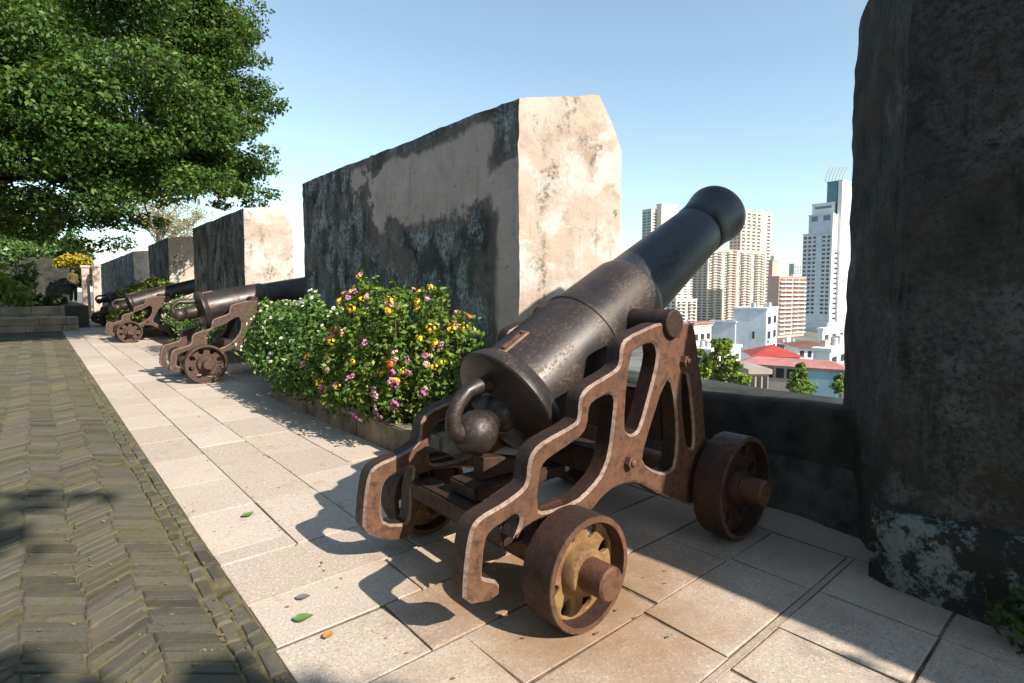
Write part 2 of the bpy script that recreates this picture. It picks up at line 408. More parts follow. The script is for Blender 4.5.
for i in range(6):
    ys = known.get(i, [3.26, 3.9])[:]
    while ys[-1] < 58: ys.append(ys[-1]+rnd.uniform(.62, .98))
    for a, b in zip(ys, ys[1:]): SL.append([(u, v+(.0025 if v < (a+b)/2 else -.0025)) for u, v in jq(cols[i], cols[i+1], a, b, .0, .0015) for u in [u+(.005 if u < (cols[i]+cols[i+1])/2 else -.005)]])
rows = [(3.26, 2.755, [.70, 1.65, 2.3, 3.0, 3.42]), (2.755, 2.34, [.70, 1.42, 2.05, 2.8, 3.42]), (2.34, 1.905, [.70, 1.2, 2.02, 2.7, 3.42]),
        (1.905, 1.50, [.70, 1.355, 2.2, 2.85, 3.42]), (1.50, 1.075, [.70, 1.3, 2.093, 2.9, 3.42]),
        (1.045, .55, [.70, 1.5, 2.03, 2.455, 2.91, 3.42]), (.55, 0, [.70, 1.2, 2.0, 2.455, 2.91, 3.42]),
        (0, -.8, [.70, 1.4, 2.1, 2.9, 3.42]), (-.8, -1.7, [.70, 1.4, 2.1, 2.9, 3.42]), (-1.7, -3, [.70, 1.4, 2.1, 2.9, 3.42])]
for y1, y0, xs in rows:
    for a, b in zip(xs, xs[1:]): SL.append(jq(a, b, y0, y1, .0065, .0055))
for k in range(7):                                                  # embrasure floors
    for a, b in ((3.42, 3.75), (3.75, 4.1)):
        for y0, y1 in ((.2, .95), (.95, 1.7), (1.7, 2.6), (2.6, 3.3), (3.3, 4.1)): SL.append(jq(a, b, y0+8.7*k, y1+8.7*k, .006, .004))
SL.append(jq(.72, 3.42, 1.043, 1.077, .001, .004))
V, Fc = pavers(SL, 0, .006, .0020, .0014)
tag(link('pavement', mesh('pavement', V, Fc), M['slab']), kind='structure')
BR = []
ys = [-4.5]
while ys[-1] < 26: ys.append(ys[-1]+rnd.uniform(.076, .100))
x = .545; oy = 0.0
sR = [0]*len(ys)
for k in range(14):
    x1, x0 = x, x-.22
    ol = oy+(.185 if k % 2 == 0 else -.15); sl = (oy-ol)/.22
    sL = [rnd.choice((-1, 1))*rnd.uniform(.004, .020) for _ in ys]
    for i, (y, y2) in enumerate(zip(ys, ys[1:])):
        p = y2-y; j = lambda: rnd.uniform(-.0045, .0045); m = .0085
        xa, xb = x0+sL[i]+.0015, x1+sR[i]-.0015
        ya = y+ol+sl*(xa-x0)+noise.noise(Vector((x0*2, y*.5, 1)))*.014; yb = y+oy+sl*(xb-x1)+noise.noise(Vector((x1*2, y*.5, 1)))*.014
        BR.append([(xa, ya+m+j()), (xb, yb+m+j()), (xb, yb+p-m+j()), (xa, ya+p-m+j())])
    x = x0; oy = ol; sR = sL
for a, b in ((.552, .622), (.628, .698)):
    y = -2.0
    while y < 26:
        p = rnd.choice([.10, .13, .16, .20, .22, .13]); BR.append(jq(a, b, y, y+p, .007, .006)); y += p
V, Fc = pavers(BR, .0, .008, .007, .0028)
V = [(q[0], q[1], q[2]+.003*noise.noise(Vector((q[0]*1.6, q[1]*1.1, 0)))) for q in V]
tag(link('brick_path', mesh('brick_path', V, Fc), M['brick']), kind='structure')

# ------------------------------------------------------------------ merlons and parapets
def merlon(name, label, y0, y1, mat, gs=.1, x0=3.4, zt=3.21, s0=-.575, s1=.575, seed=0, amp=1.0, prof=((0, 0), (.65, .06), (.76, -.21), (.84, -.44))):
    prof = [(a_, zt+b_) for a_, b_ in prof]
    def ztop(dx):
        for (a, za), (b, zb) in zip(prof, prof[1:]):
            if dx <= b+1e-6: return za+(zb-za)*(dx-a)/(b-a)
        return prof[-1][1]
    us = [0]
    for (a, _), (b, _) in zip(prof, prof[1:]):
        k = max(1, round((b-a)/gs)); us += [a+(b-a)*(i+1)/k for i in range(k)]
    nv = max(4, round((zt+.3)/gs)); ny = max(4, round((y1-y0)/gs))
    pr = [(0, -.3+i/nv*(ztop(0)+.3)) for i in range(nv+1)]+[(u, ztop(u)) for u in us[1:]]
    pr += [(.84, -.3+(1-i/nv)*(ztop(.84)+.3)) for i in range(1, nv+1)]
    bm = bmesh.new()
    def grid(pts):
        G = [[bm.verts.new(p) for p in r] for r in pts]
        for a, b in zip(G, G[1:]):
            for i in range(len(a)-1): bm.faces.new([a[i], a[i+1], b[i+1], b[i]])
    yl = lambda dx: y0+s0*dx
    yr = lambda dx: y1+s1*dx
    grid([[(x0+dx, yl(dx)+(yr(dx)-yl(dx))*j/ny, z) for j in range(ny+1)] for dx, z in pr])
    for yf in (yl, yr):
        grid([[(x0+u, yf(u), -.3+i/nv*(ztop(u)+.3)) for u in us] for i in range(nv+1)])
    bmesh.ops.remove_doubles(bm, verts=bm.verts, dist=1e-4)
    for _ in range(1): bmesh.ops.smooth_vert(bm, verts=[v for v in bm.verts if v.co.z > -.29], factor=.05, use_axis_x=True, use_axis_y=True, use_axis_z=True)
    so_ = Vector((seed*7.3, seed*3.1, 0))
    for v in bm.verts:
        p = v.co+so_
        v.co += amp*(noise.noise_vector(p*1.1)*.016+noise.noise_vector(p*4.5)*.008+noise.noise_vector(p*13)*.010)
    o = link(name, bm_mesh(name, bm, True, 48), mat)
    return tag(o, label, 'wall', 'merlons along the rampart')
merlon('merlon', 'big merlon with pinkish plaster and black mould behind the flowering bushes', 3.86, 9.25, M['wall1'], .085, zt=3.24, seed=1)
mr = merlon('merlon', 'tall dark lichen covered merlon at the right, in shade beside the nearest cannon', -7.0, .87, M['pillar'], .085, x0=3.35, zt=3.25, s1=.63, seed=2, amp=1.2, prof=((0, 0), (.65, .04), (.80, .02), (.84, -.04)))
bm = bmesh.new()
nY, nZ = 70, 9
G = []
for i in range(nY+1):
    y = -6.0+i*6.93/nY; row = []
    for k in range(nZ+3):
        if k <= nZ: px, pz = 3.185, -.05+k*.40/nZ
        else: px, pz = 3.185+.12*(k-nZ), .37+.02*(k-nZ)
        q = Vector((px, y, pz)); d = noise.noise_vector(q*3)*.03+noise.noise_vector(q*10)*.018
        row.append(bm.verts.new((px+d.x+.02*max(0, math.sin(y*2.1))+.05*max(0, (y-.72)/.21)**2, y+d.y*.4, pz+d.z*(.2 if k < 2 else 1))))
    G.append(row)
for a, b in zip(G, G[1:]):
    for k in range(len(a)-1): bm.faces.new([a[k], a[k+1], b[k+1], b[k]])
cap = [bm.verts.new((3.46, .985, z)) for z in np.linspace(-.05, .40, nZ+1)]
for k in range(nZ): bm.faces.new([G[-1][k], G[-1][k+1], cap[k+1], cap[k]])

link('plinth', bm_mesh('plinth', bm, True), M['plinth'], mr)
merlon('merlon', 'second merlon, blackened face and pale end wall, behind the barrel of second cannon', 12.65, 17.57, M['wall2'], .2, seed=3)
merlon('merlon', 'third merlon, small pale end and dark face, left of the blackened second one', 21.3, 25.54, M['wall2'], .25, seed=4)
merlon('merlon', 'farthest long dark merlon in tree shade, beside the gate posts', 29.8, 46, M['wall2'], .35, seed=5)
def parapet(y0, y1, label, z=.715):
    t = thing('parapet_wall', label, 'wall', (4.2, (y0+y1)/2, 0), 0, 'low parapets closing the embrasures')
    h = (y1-y0)/2; bm = bmesh.new(); n = 40
    pr = [(-.25, -.3), (-.25, .30), (-.25, z-.05), (-.215, z-.012), (-.16, z), (.30, z-.01), (.36, z-.05), (.37, -.3)]
    G = []
    for i in range(n+1):
        y = -h+2*h*i/n; row = []
        for px, pz in pr:
            d = noise.noise_vector(Vector((px*2, y+y0, pz*2))*2)*.02; row.append(bm.verts.new((px+d.x, y, pz+d.z)))
        G.append(row)
    for a, b in zip(G, G[1:]):
        for k in range(len(pr)-1): bm.faces.new([a[k], a[k+1], b[k+1], b[k]])
    link('wall_body', bm_mesh('wall_body', bm, True, 60), M['parapet'], t)
    bm = bmesh.new(); G = []
    for i in range(n+1):
        y = -h+2*h*i/n; row = []
        for k in range(7):
            px = -.27-.22*math.cos(k/6*math.pi/2)**.7*(.7+.5*noise.noise(Vector((y*1.5, 3, 0)))); pz = -.05+k/6*.37
            d = noise.noise_vector(Vector((px*3, y*3, pz*3+y0)))*.04; row.append(bm.verts.new((px+d.x, y, pz+d.z)))
        row.append(bm.verts.new((-.2, y, .33))); G.append(row)
    for a, b in zip(G, G[1:]):
        for k in range(len(a)-1): bm.faces.new([a[k], a[k+1], b[k+1], b[k]])
    link('rubble_footing', bm_mesh('rubble_footing', bm, True, 60), M['rubble'], t)
    return t
parapet(.95, 3.45, 'dark low parapet between nearest cannon and the tall right merlon, city behind it')
parapet(9.6, 12.25, 'low parapet in the embrasure of second cannon, behind the white flowered bush')
parapet(17.9, 20.9, 'low parapet in the embrasure of third cannon')
parapet(25.9, 29.4, 'low parapet in the embrasure of farthest cannon')

# ------------------------------------------------------------------ cannon
OX, OY = 2.4, 2.3
T = lambda L: [(a-OX, b) for a, b in L]
outer = [(1.267, .216), (1.275, .354), (1.297, .487), (1.318, .539), (1.361, .567), (1.496, .592), (1.597, .627), (1.622, .661), (1.628, .742), (1.66, .79), (1.725, .82), (1.925, .863), (1.953, .889), (1.956, .976), (1.988, 1.018), (2.04, 1.041), (2.227, 1.094), (2.26, 1.128), (2.265, 1.212), (2.305, 1.256), (2.536, 1.311), (2.593, 1.319), (2.886, 1.319), (2.937, 1.30), (2.97, 1.218), (3.01, 1.045), (3.048, .948), (3.081, .694), (3.13, .50), (3.30, .43), (3.345, .31), (3.28, .20), (3.12, .17), (3.0, .2)]
low = [(2.853, .238), (2.638, .343), (2.536, .407), (2.45, .455), (2.362, .482), (2.231, .485), (2.129, .455), (2.04, .40), (1.90, .435), (1.756, .458), (1.676, .462), (1.592, .442), (1.531, .401)]
hookn = [(1.576, .466), (1.584, .507), (1.551, .528), (1.496, .507), (1.412, .488), (1.383, .448), (1.367, .311), (1.372, .30), (1.465, .252), (1.458, .174)]
hookf = [(1.668, .31), (1.613, .249), (1.585, .183), (1.557, .084), (1.40, .13)]
winf = [(1.553, .374), (1.547, .232), (1.526, .19), (1.395, .225), (1.375, .30), (1.383, .42), (1.412, .475), (1.496, .50), (1.55, .515), (1.578, .50), (1.572, .46)]
h1 = [(1.701, .683), (1.68, .511), (1.724, .486), (1.928, .48), (2.048, .528), (2.127, .581), (2.18, .67), (2.216, .881), (2.222, .957), (2.172, .981), (2.051, .954), (2.025, .918), (2.019, .85), (1.99, .806), (1.92, .779), (1.799, .744), (1.729, .721)]
h2 = [(2.351, 1.163), (2.386, 1.187), (2.519, 1.222), (2.572, 1.191), (2.584, 1.122), (2.526, .97), (2.432, .76), (2.378, .735), (2.325, .75), (2.30, .792), (2.319, 1.026)]
h4 = [(2.669, 1.008), (2.474, .651), (2.459, .566), (2.589, .488), (2.697, .459), (2.776, .489), (2.789, .693), (2.74, .961)]
h5 = [(2.829, 1.027), (2.893, .997), (2.958, .695), (2.964, .56), (2.92, .556), (2.875, .619), (2.83, .863)]
holes = [h1, h2, h4, h5]
cheek_near = plate('cheek', [T(outer+low+hookn)]+[T(h) for h in holes], .055, .013, 1, True)
cheek_far = plate('cheek', [T(outer+low[:-1]+hookf)]+[T(h) for h in holes+[winf]], .055, .013, 1, True)
cann = thing('cannon', 'nearest black cannon on rusty iron carriage, tilted up toward the high rises', 'cannon', (OX, OY, 0), 0, 'cannons along the rampart')
link('cheek', cheek_near, M['rust'], cann, (0, 1.835-OY, 0))
link('cheek', cheek_far, M['rust'], cann, (0, 2.745-OY, 0))
# barrel, origin on the trunnion axis, along +X
def cone(a, b, n=5): return [(a[0]+(b[0]-a[0])*i/n, a[1]+(b[1]-a[1])*i/n) for i in range(n+1)]
prof = [(-.985, .07), (-.955, .10), (-.935, .16), (-.92, .25), (-.908, .325), (-.902, .339), (-.892, .346), (-.872, .345), (-.815, .324), (-.802, .313), (-.79, .300), (-.786, .297)]
prof += cone((-.78, .297), (-.222, .293))+[(-.218, .299), (-.195, .299), (-.19, .287), (-.186, .284)]
prof += cone((-.18, .284), (.285, .266))+[(.30, .262), (.335, .246), (.345, .243)]
prof += cone((.35, .242), (1.235, .200))+[(1.24, .196), (1.252, .193), (1.262, .197), (1.27, .202)]
prof += [(1.35, .203), (1.43, .210), (1.50, .222), (1.55, .231), (1.575, .232), (1.60, .226), (1.62, .205), (1.625, .18), (1.625, .088), (1.3, .085), (1.3, 0)]
bar = link('barrel', lathe_me('barrel', prof, 96), M['barrel'], cann, (2.70-OX, 0, 1.312), (0, -R(29.6), 0))
bar.data.materials.append(M['bore'])
for p in bar.data.polygons:
    c = p.center
    if c.x > 1.29 and math.hypot(c.y, c.z) < .0875: p.material_index = 1
link('trunnion', lathe_me('trunnion', [(-.548, 0), (-.548, .075), (-.541, .081), (.541, .081), (.548, .075), (.548, 0)], 40, 'y'), M['black_rust'], bar)
bmt = bmesh.new(); box(bmt, -.80, -.60, -.03, .03, .291, .304)
bmesh.ops.bevel(bmt, geom=bmt.edges[:], offset=.003, segments=1, affect='EDGES'); 
vp = link('vent_plate', bm_mesh('vent_plate', bmt), M['worn'], bar, (0, 0, 0), (R(8), 0, 0))
bmt = bmesh.new()
for a, b, c, d in ((-.78, -.62, -.018, -.010), (-.78, -.62, .010, .018), (-.78, -.77, -.01, .01), (-.63, -.62, -.01, .01)): box(bmt, a, b, c, d, .303, .312)
link('vent_frame', bm_mesh('vent_frame', bmt), M['rust'], bar, (0, 0, 0), (R(8), 0, 0))
cas = [(-1.252, 0), (-1.248, .03), (-1.225, .070), (-1.19, .100), (-1.14, .117), (-1.085, .110), (-1.05, .092), (-1.036, .080), (-1.024, .088), (-1.0, .108), (-.98, .114), (-.955, .116), (-.935, .14)]
link('cascabel_button', lathe_me('cascabel_button', cas, 40), M['barrel'], bar)
bmt = bmesh.new()
c30, s30 = math.cos(R(29.6)), math.sin(R(29.6))
loopw = [(1.86, .99), (1.80, 1.005), (1.74, 1.0), (1.67, .98), (1.61, .925), (1.58, .865), (1.58, .81), (1.61, .77), (1.68, .75)]
pts = [((a-2.70)*c30+(b-1.312)*s30, 0, -(a-2.70)*s30+(b-1.312)*c30) for a, b in loopw]
tube(bmt, pts, [.055, .047, .042, .040, .039, .040, .043, .050, .06], 16)
link('breeching_loop', bm_mesh('breeching_loop', bmt, True, 60), M['barrel'], bar)
# wheels
def wheel(x, r, yc, side, holes_n=8):
    w = link('wheel', lathe_me('wheel', [(-.088, r-.028), (-.088, r-.004), (-.084, r), (.084, r), (.088, r-.004), (.088, r-.028), (.03, r-.036), (-.035, r-.034), (-.088, r-.028)], 72, 'y'), M['rust_dark'], cann, (x-OX, yc, r))
    w.data.materials.append(M['rust'])
    for p in w.data.polygons:
        if abs(p.normal.y) > .85 and math.hypot(p.center.x, p.center.z) > r-.03: p.material_index = 1  # rim faces lighter than the tread: lit and shaded sides put into colour
    k = r/.255; circ = [(math.cos(a)*(r-.03), math.sin(a)*(r-.03)) for a in np.linspace(0, 2*math.pi, 72, endpoint=False)]
    L = [circ]
    for i in range(holes_n):
        a = 2*math.pi*i/holes_n+.3; cx, cz = math.cos(a), math.sin(a); hole = []
        for b in np.linspace(0, 2*math.pi, 18, endpoint=False):
            rr = .172*k+.036*k*math.cos(b); tt = (.029*k+.009*k*math.cos(b))*math.sin(b)
            hole.append((cx*rr-cz*tt, cz*rr+cx*tt))
        L.append(hole)
    link('wheel_disc', plate('wheel_disc', L, .014, .004, 0), M['ochre'] if r < .3 else M['rust_dark'], w, (0, side*.004, 0))
    link('hub', lathe_me('hub', [(-.075, .06), (-.075, .098), (-.068, .105), (-.02, .118), (.03, .12), (.06, .10), (.06, .06)], 40, 'y') if side < 0 else
         lathe_me('hub', [(.075, .06), (.075, .098), (.068, .105), (.02, .118), (-.03, .12), (-.06, .10), (-.06, .06)], 40, 'y'), M['ochre'] if r < .3 else M['rust_dark'], w)
for x, r in ((1.80, .255), (3.2, .31)):
    for s in (-1, 1): wheel(x, r, s*.647, s)
    link('axle', lathe_me('axle', [(-.852, 0), (-.852, .066), (-.842, .074), (-.56, .074), (-.56, .085), (.56, .085), (.56, .074), (.842, .074), (.852, .066), (.852, 0)], 40, 'y'), M['rust'], cann, (x-OX, 0, r))
for s in (-1, 1):
    link('axle_bracket', box_me('axle_bracket', -.085, .085, -.03, .03, .17, .50, .012), M['rust_dark'], cann, (1.80-OX, s*.455, 0))
def bolt(x, z, y, s):
    bm = bmesh.new(); lathe(bm, [(0, 0), (0, .036), (.03, .036), (.032, .03), (.032, 0)], 6, 'y'); lathe(bm, [(.03, 0), (.03, .021), (.04, .02), (.048, .012), (.05, 0)], 16, 'y')
    if s < 0: bmesh.ops.scale(bm, vec=(1, -1, 1), verts=bm.verts)
    link('bolt', bm_mesh('bolt', bm, True, 30), M['rust'], cann, (x-OX, y, z))
for x, z in ((2.33, .60), (2.83, 1.09)):
    bolt(x, z, -.521, -1); bolt(x, z, .501, 1)
for nme, a in (('rear_transom', (1.56, 1.70, .33, .43)), ('transom', (2.20, 2.34, .52, .66)), ('front_transom', (2.78, 2.90, .60, .90))):
    link(nme.replace('rear_', '').replace('front_', ''), box_me(nme, a[0]-OX, a[1]-OX, -.412, .402, a[2], a[3], .01), M['black_rust'], cann)
link('stool_bed', box_me('stool_bed', 1.63-OX, 2.27-OX, -.12, .12, .436, .51, .01), M['black_rust'], cann)
link('quoin', plate('quoin', [T([(1.72, .515), (1.725, .635), (1.83, .62), (2.12, .545), (2.12, .515)])], .045, .006, 0), M['rust_dark'], cann, (0, -.02, 0))
# copies down the rampart
labels = ['second cannon from the nearest, its breech and wheel seen left of white flowered bush',
          'third cannon from the nearest, small, pink flowers between it and the next gun',
          'farthest cannon, mostly hidden behind yellow green leaves']
sx = lambda L: [(.43+.9*p-.17-OX, q) for p, q in L]
big = [(2.11, .79), (2.23, .88), (2.4, .93), (2.5, 1.01), (2.60, 1.05), (2.645, .99), (2.63, .8), (2.51, .64), (2.33, .53), (2.17, .53), (2.08, .66)]
big = [(p-.17-OX, q) for p, q in big]
ck2 = {'n': plate('cheek', [sx(outer+low+hookn), big, sx(h4), sx(h5)], .055, .013, 1, True), 'f': plate('cheek', [sx(outer+low[:-1]+hookf), big, sx(h4), sx(h5), sx(winf)], .055, .013, 1, True)}
short = {}
def shorten(me):
    if me.name not in short:
        m2 = me.copy()
        cs = me.name.startswith(('cascabel', 'breeching'))
        for v in m2.vertices: v.co = ((-.13 if cs and v.co.x < -.97 else 0)+v.co.x*(.83 if v.co.x < 0 else 1), v.co.y*(.97 if abs(v.co.y) < .45 else .94), v.co.z*.97)
        short[me.name] = m2
    return short[me.name]
def recolour(o, mat):
    for sl in o.material_slots: sl.link = 'OBJECT'; sl.material = mat
for i, (dx, y, elv) in enumerate(((.17, 10.65, 12.5), (.13, 19.75, 18), (.35, 28.6, 15))):
    c = copy_tree(cann); c.location = (OX+dx, y, 0); c['label'] = labels[i]
    for ch in c.children:
        k = ch.name.split('.')[0]
        if k != 'cheek': ch.location.x = .43+.9*(ch.location.x+OX)-.17-OX
        if k == 'barrel':
            ch.rotation_euler = (0, -R(elv), 0)
            for q in [ch]+list(ch.children): q.data = shorten(q.data)
        if k == 'cheek': ch.data = ck2['n' if ch.location.y < 0 else 'f']; ch.data.materials[0] = M['rust_old']
        if k in ('wheel', 'axle') and ch.location.x < .2:
            ch.location.z = .31
            if k == 'wheel': ch.scale = (.31/.255, 1, .31/.255)
        if k == 'wheel':
            recolour(ch, M['rust_old'])
            for q in ch.children: recolour(q, M['rust_old'])
        elif k in ('axle', 'bolt'): recolour(ch, M['rust_old'])

# ------------------------------------------------------------------ foliage
def leaf_quads(cent, size, up=.4, outw=None, droop=0):
    n = len(cent); nrm = rng.normal(size=(n, 3)); nrm /= np.linalg.norm(nrm, axis=1)[:, None]
    nrm[:, 2] += up
    if outw is not None: nrm += outw*.7
    nrm /= np.linalg.norm(nrm, axis=1)[:, None]
    t = rng.normal(size=(n, 3)); t -= (t*nrm).sum(1)[:, None]*nrm; t /= np.linalg.norm(t, axis=1)[:, None]
    b = np.cross(nrm, t); s = (size*rng.uniform(.65, 1.25, n))[:, None]
    fold = nrm*s*.10
    return np.stack([cent-t*s*.55, cent+b*s*.30+fold, cent+t*s*.55-fold*1.2, cent-b*s*.30+fold], 1)
def shell(c, r, n, inner=.55):
    d = rng.normal(size=(n, 3)); d /= np.linalg.norm(d, axis=1)[:, None]
    rad = rng.uniform(inner, 1.0, n)**.6
    lump = 1+.16*np.sin(d[:, 0]*5+c[0]*3)+.14*np.sin(d[:, 1]*6+c[1]*5)+.12*np.sin(d[:, 2]*7+c[2]*4)
    return c+d*np.asarray(r)*(rad*lump)[:, None], d
def foliage(name, lobes, size, mat, parent, up=.4, inner=.55):
    Q = []
    for c, r, n in lobes:
        p, d = shell(np.array(c, float), r, n, inner); Q.append(leaf_quads(p, size, up, d))
    return link(name, quads(name, np.concatenate(Q)), mat, parent)
def rebase(t):                                       # children were built in world space
    for ch in t.children: ch.location = tuple(-Vector(t.location))
def limb(bm, a, b, r0, r1, n=7, wob=.25, sides=8):
    a, b = Vector(a), Vector(b); L = (b-a).length; pts = []
    for i in range(n+1):
        u = i/n; p = a.lerp(b, u)+Vector((rnd.uniform(-1, 1), rnd.uniform(-1, 1), rnd.uniform(-.4, .8)))*wob*math.sin(u*math.pi)*L*.12
        pts.append(p)
    tube(bm, pts, [r0+(r1-r0)*i/n for i in range(n+1)], sides); return pts

# the big spreading tree
poly = [(-260, -30), (-60, -40), (120, -40), (215, -35), (238, 0), (243, 30), (238, 70), (262, 100), (258, 125), (250, 150), (262, 185), (235, 196), (200, 190), (175, 185), (150, 205), (120, 236), (70, 240), (45, 252), (10, 256), (-40, 240), (-150, 225), (-250, 200), (-300, 60)]
def inside(x, y):
    c = False
    for (x1, y1), (x2, y2) in zip(poly, poly[1:]+poly[:1]):
        if (y1 > y) != (y2 > y) and x < (x2-x1)*(y-y1)/(y2-y1)+x1: c = not c
    return c
tree = thing('banyan_tree', 'huge spreading dark green tree filling the upper left corner', 'tree', (-3.2, 21.5, .0))
lobes = []; cents = []
while len(cents) < 235:
    x, y = rnd.uniform(-300, 290), rnd.uniform(-45, 245)
    if not inside(x, y): continue
    u = (x+20)/300; v = (y-20)/260
    dmax = math.sqrt(max(.08, 1-min(.92, u*u*.8+v*v*.35)))
    D = 20.5+rnd.uniform(-4.6, 4.6)*dmax
    p = at(x, y, D)
    rr = rnd.uniform(.6, 1.25)*(1 if x < 200 else .68)
    if p[2]-rr*.5 < 2.6: continue
    if x > 180 or y > 190: rr *= .75
    cents.append(p); lobes.append((p, (rr*1.15, rr*1.15, rr*.62), int(1350*rr*rr)+150))
for _ in range(120):
    x, y = rnd.uniform(165, 262), rnd.uniform(-20, 200)
    if inside(x, y):
        p = at(x, y, rnd.uniform(18.6, 21.5)); rr = rnd.uniform(.45, .75); cents.append(p); lobes.append((p, (rr*1.2, rr*1.2, rr*.6), int(1300*rr*rr)+80))
for x, y, rr in ((278, 104, .30), (270, 108, .34), (255, 60, .4), (250, 8, .5), (268, 193, .34), (252, 203, .34), (222, 205, .3), (262, 150, .35), (240, 30, .4), (150, 222, .4), (118, 243, .4), (90, 246, .42)):
    p = at(x, y, 19.6); cents.append(p); lobes.append((p, (rr*1.3, rr*1.3, rr*.55), 170))
foliage('crown', lobes, .118, M['leaf_tree'], tree, .55, .35)
bm = bmesh.new()
tr = limb(bm, (-3.2, 21.5, -.1), (-2.6, 21.0, 4.2), .75, .5, 8, .2, 14)
hubs = []
for tgt, r in (((.5, 19.5, 6.5), .32), ((2.6, 19.0, 7.6), .28), ((-1.0, 21.8, 9.5), .3), ((-4.8, 22, 8.5), .3), ((1.2, 21.5, 10.5), .22), ((3.8, 20.0, 5.6), .16), ((-2.8, 18.2, 6.0), .2), ((1.4, 18.2, 4.6), .14)):
    hubs += limb(bm, (-2.6, 21.0, 3.9), tgt, r, r*.35, 8, .5)[4:]
for c in cents[::3]:
    h = min(hubs, key=lambda q: (q-Vector(c)).length); limb(bm, h, c, .06, .012, 4, .6, 5)
link('trunk', bm_mesh('trunk', bm, True), M['bark'], tree); rebase(tree)

# dark trees beyond the back wall
for k, (px, D, w, h, lab) in enumerate(((-45, 58, 6.5, 7.2, 'dark round tree far behind the hedge at the left edge'), (22, 66, 6, 6.6, 'dark tree far behind the back wall, under the banyan'), (66, 74, 4.5, 5.0, 'low dark tree far behind the golden bush'))):
    b = at(px, 290, D); dtk = thing('dark_tree', lab, 'tree', (b[0], b[1], -.1), 0, 'trees behind the back wall'); L = []
    for q in range(16):
        a = rnd.uniform(0, 6.28); r_ = rnd.uniform(.2, 1)**.5; L.append(((b[0]+math.cos(a)*w*r_*.7, b[1]+math.sin(a)*w*r_*.7, 1.2+h*rnd.uniform(.25, 1)), (w*.33, w*.33, w*.24), 420))
    foliage('crown', L, .34, M['leaf_dark'], dtk, .4, .3); bm = bmesh.new(); limb(bm, (b[0], b[1], -.1), (b[0], b[1], h*.8), .35, .12, 5, .1); link('trunk', bm_mesh('trunk', bm, True), M['bark'], dtk); rebase(dtk)
# unseen trees added left of and behind the camera to cut the skylight
for k, (cx, cy, w, z0, z1, lab) in enumerate(((-1.3, -6.4, 3.4, 4.6, 9.0, 'broad unseen tree just behind the viewer, shading the left edge of the path'), (-10, -4, 5, 2.0, 7.0, 'unseen tree added left of the viewer to block sky'), (-11, 5, 5, 2.0, 7.0, 'unseen tree added left of the brick path to block sky'),
        (-11, 13, 4.6, 2.0, 7.0, 'unseen tree added left of the path, nearer the steps, to block sky'), (-9, -13, 5, 2.5, 12, 'unseen tree added far behind the viewer to block sky'))):
    ct = thing('unseen_tree', lab, 'tree', (cx, cy, -.1), 0, 'unseen trees added around the viewer'); L = []
    for q in range(90 if k == 0 else 34):
        a = rnd.uniform(0, 6.28); r_ = rnd.uniform(.1, 1)**.5; zz = rnd.uniform(z0, z1)
        f = 1-.35*abs((zz-z0)/(z1-z0)-.4)
        L.append(((cx+math.cos(a)*w*r_*.8*f, cy+math.sin(a)*w*r_*.8*f, zz), (w*.34, w*.34, w*.22), 330))
    foliage('crown', L, .36, M['leaf_tree'], ct, .4, .3); bm = bmesh.new(); limb(bm, (cx, cy, -.1), (cx, cy, z1*.8), .45, .15, 6, .1)
    for c_, r_, n_ in L[::3]: limb(bm, (cx, cy, z0*.8), c_, .12, .04, 4, .3, 5)
    link('trunk', bm_mesh('trunk', bm, True), M['bark'], ct); rebase(ct)
# lone thin dry tree beyond the wall
dt = thing('bare_tree', 'thin dry tree with sparse tan twigs beyond the third merlon', 'tree', tuple(at(160, 300, 38)*np.array([1, 1, 0])+np.array([0, 0, -3])))
b0 = Vector(dt.location); bm = bmesh.new(); ends = []
top = Vector(at(158, 228, 38)); limb(bm, b0, top, .22, .1, 7, .15)
for k in range(26):
    e = Vector(at(rnd.uniform(128, 214), rnd.uniform(192, 240), 38+rnd.uniform(-2.5, 2.5)))
    pp = limb(bm, b0.lerp(top, rnd.uniform(.82, 1)), e, .045, .012, 5, .5, 5); ends += pp[2:]
    for _ in range(4): q = rnd.choice(pp[2:]); ends += limb(bm, q, q+Vector((rnd.gauss(0, .6), rnd.gauss(0, .6), rnd.uniform(.1, .8))), .018, .006, 3, .5, 4)[1:]
link('trunk', bm_mesh('trunk', bm, True), M['twig'], dt)
foliage('crown', [(tuple(e), (.4, .4, .3), 16) for e in ends], .10, M['leaf_dry'], dt, .2, .1); rebase(dt)

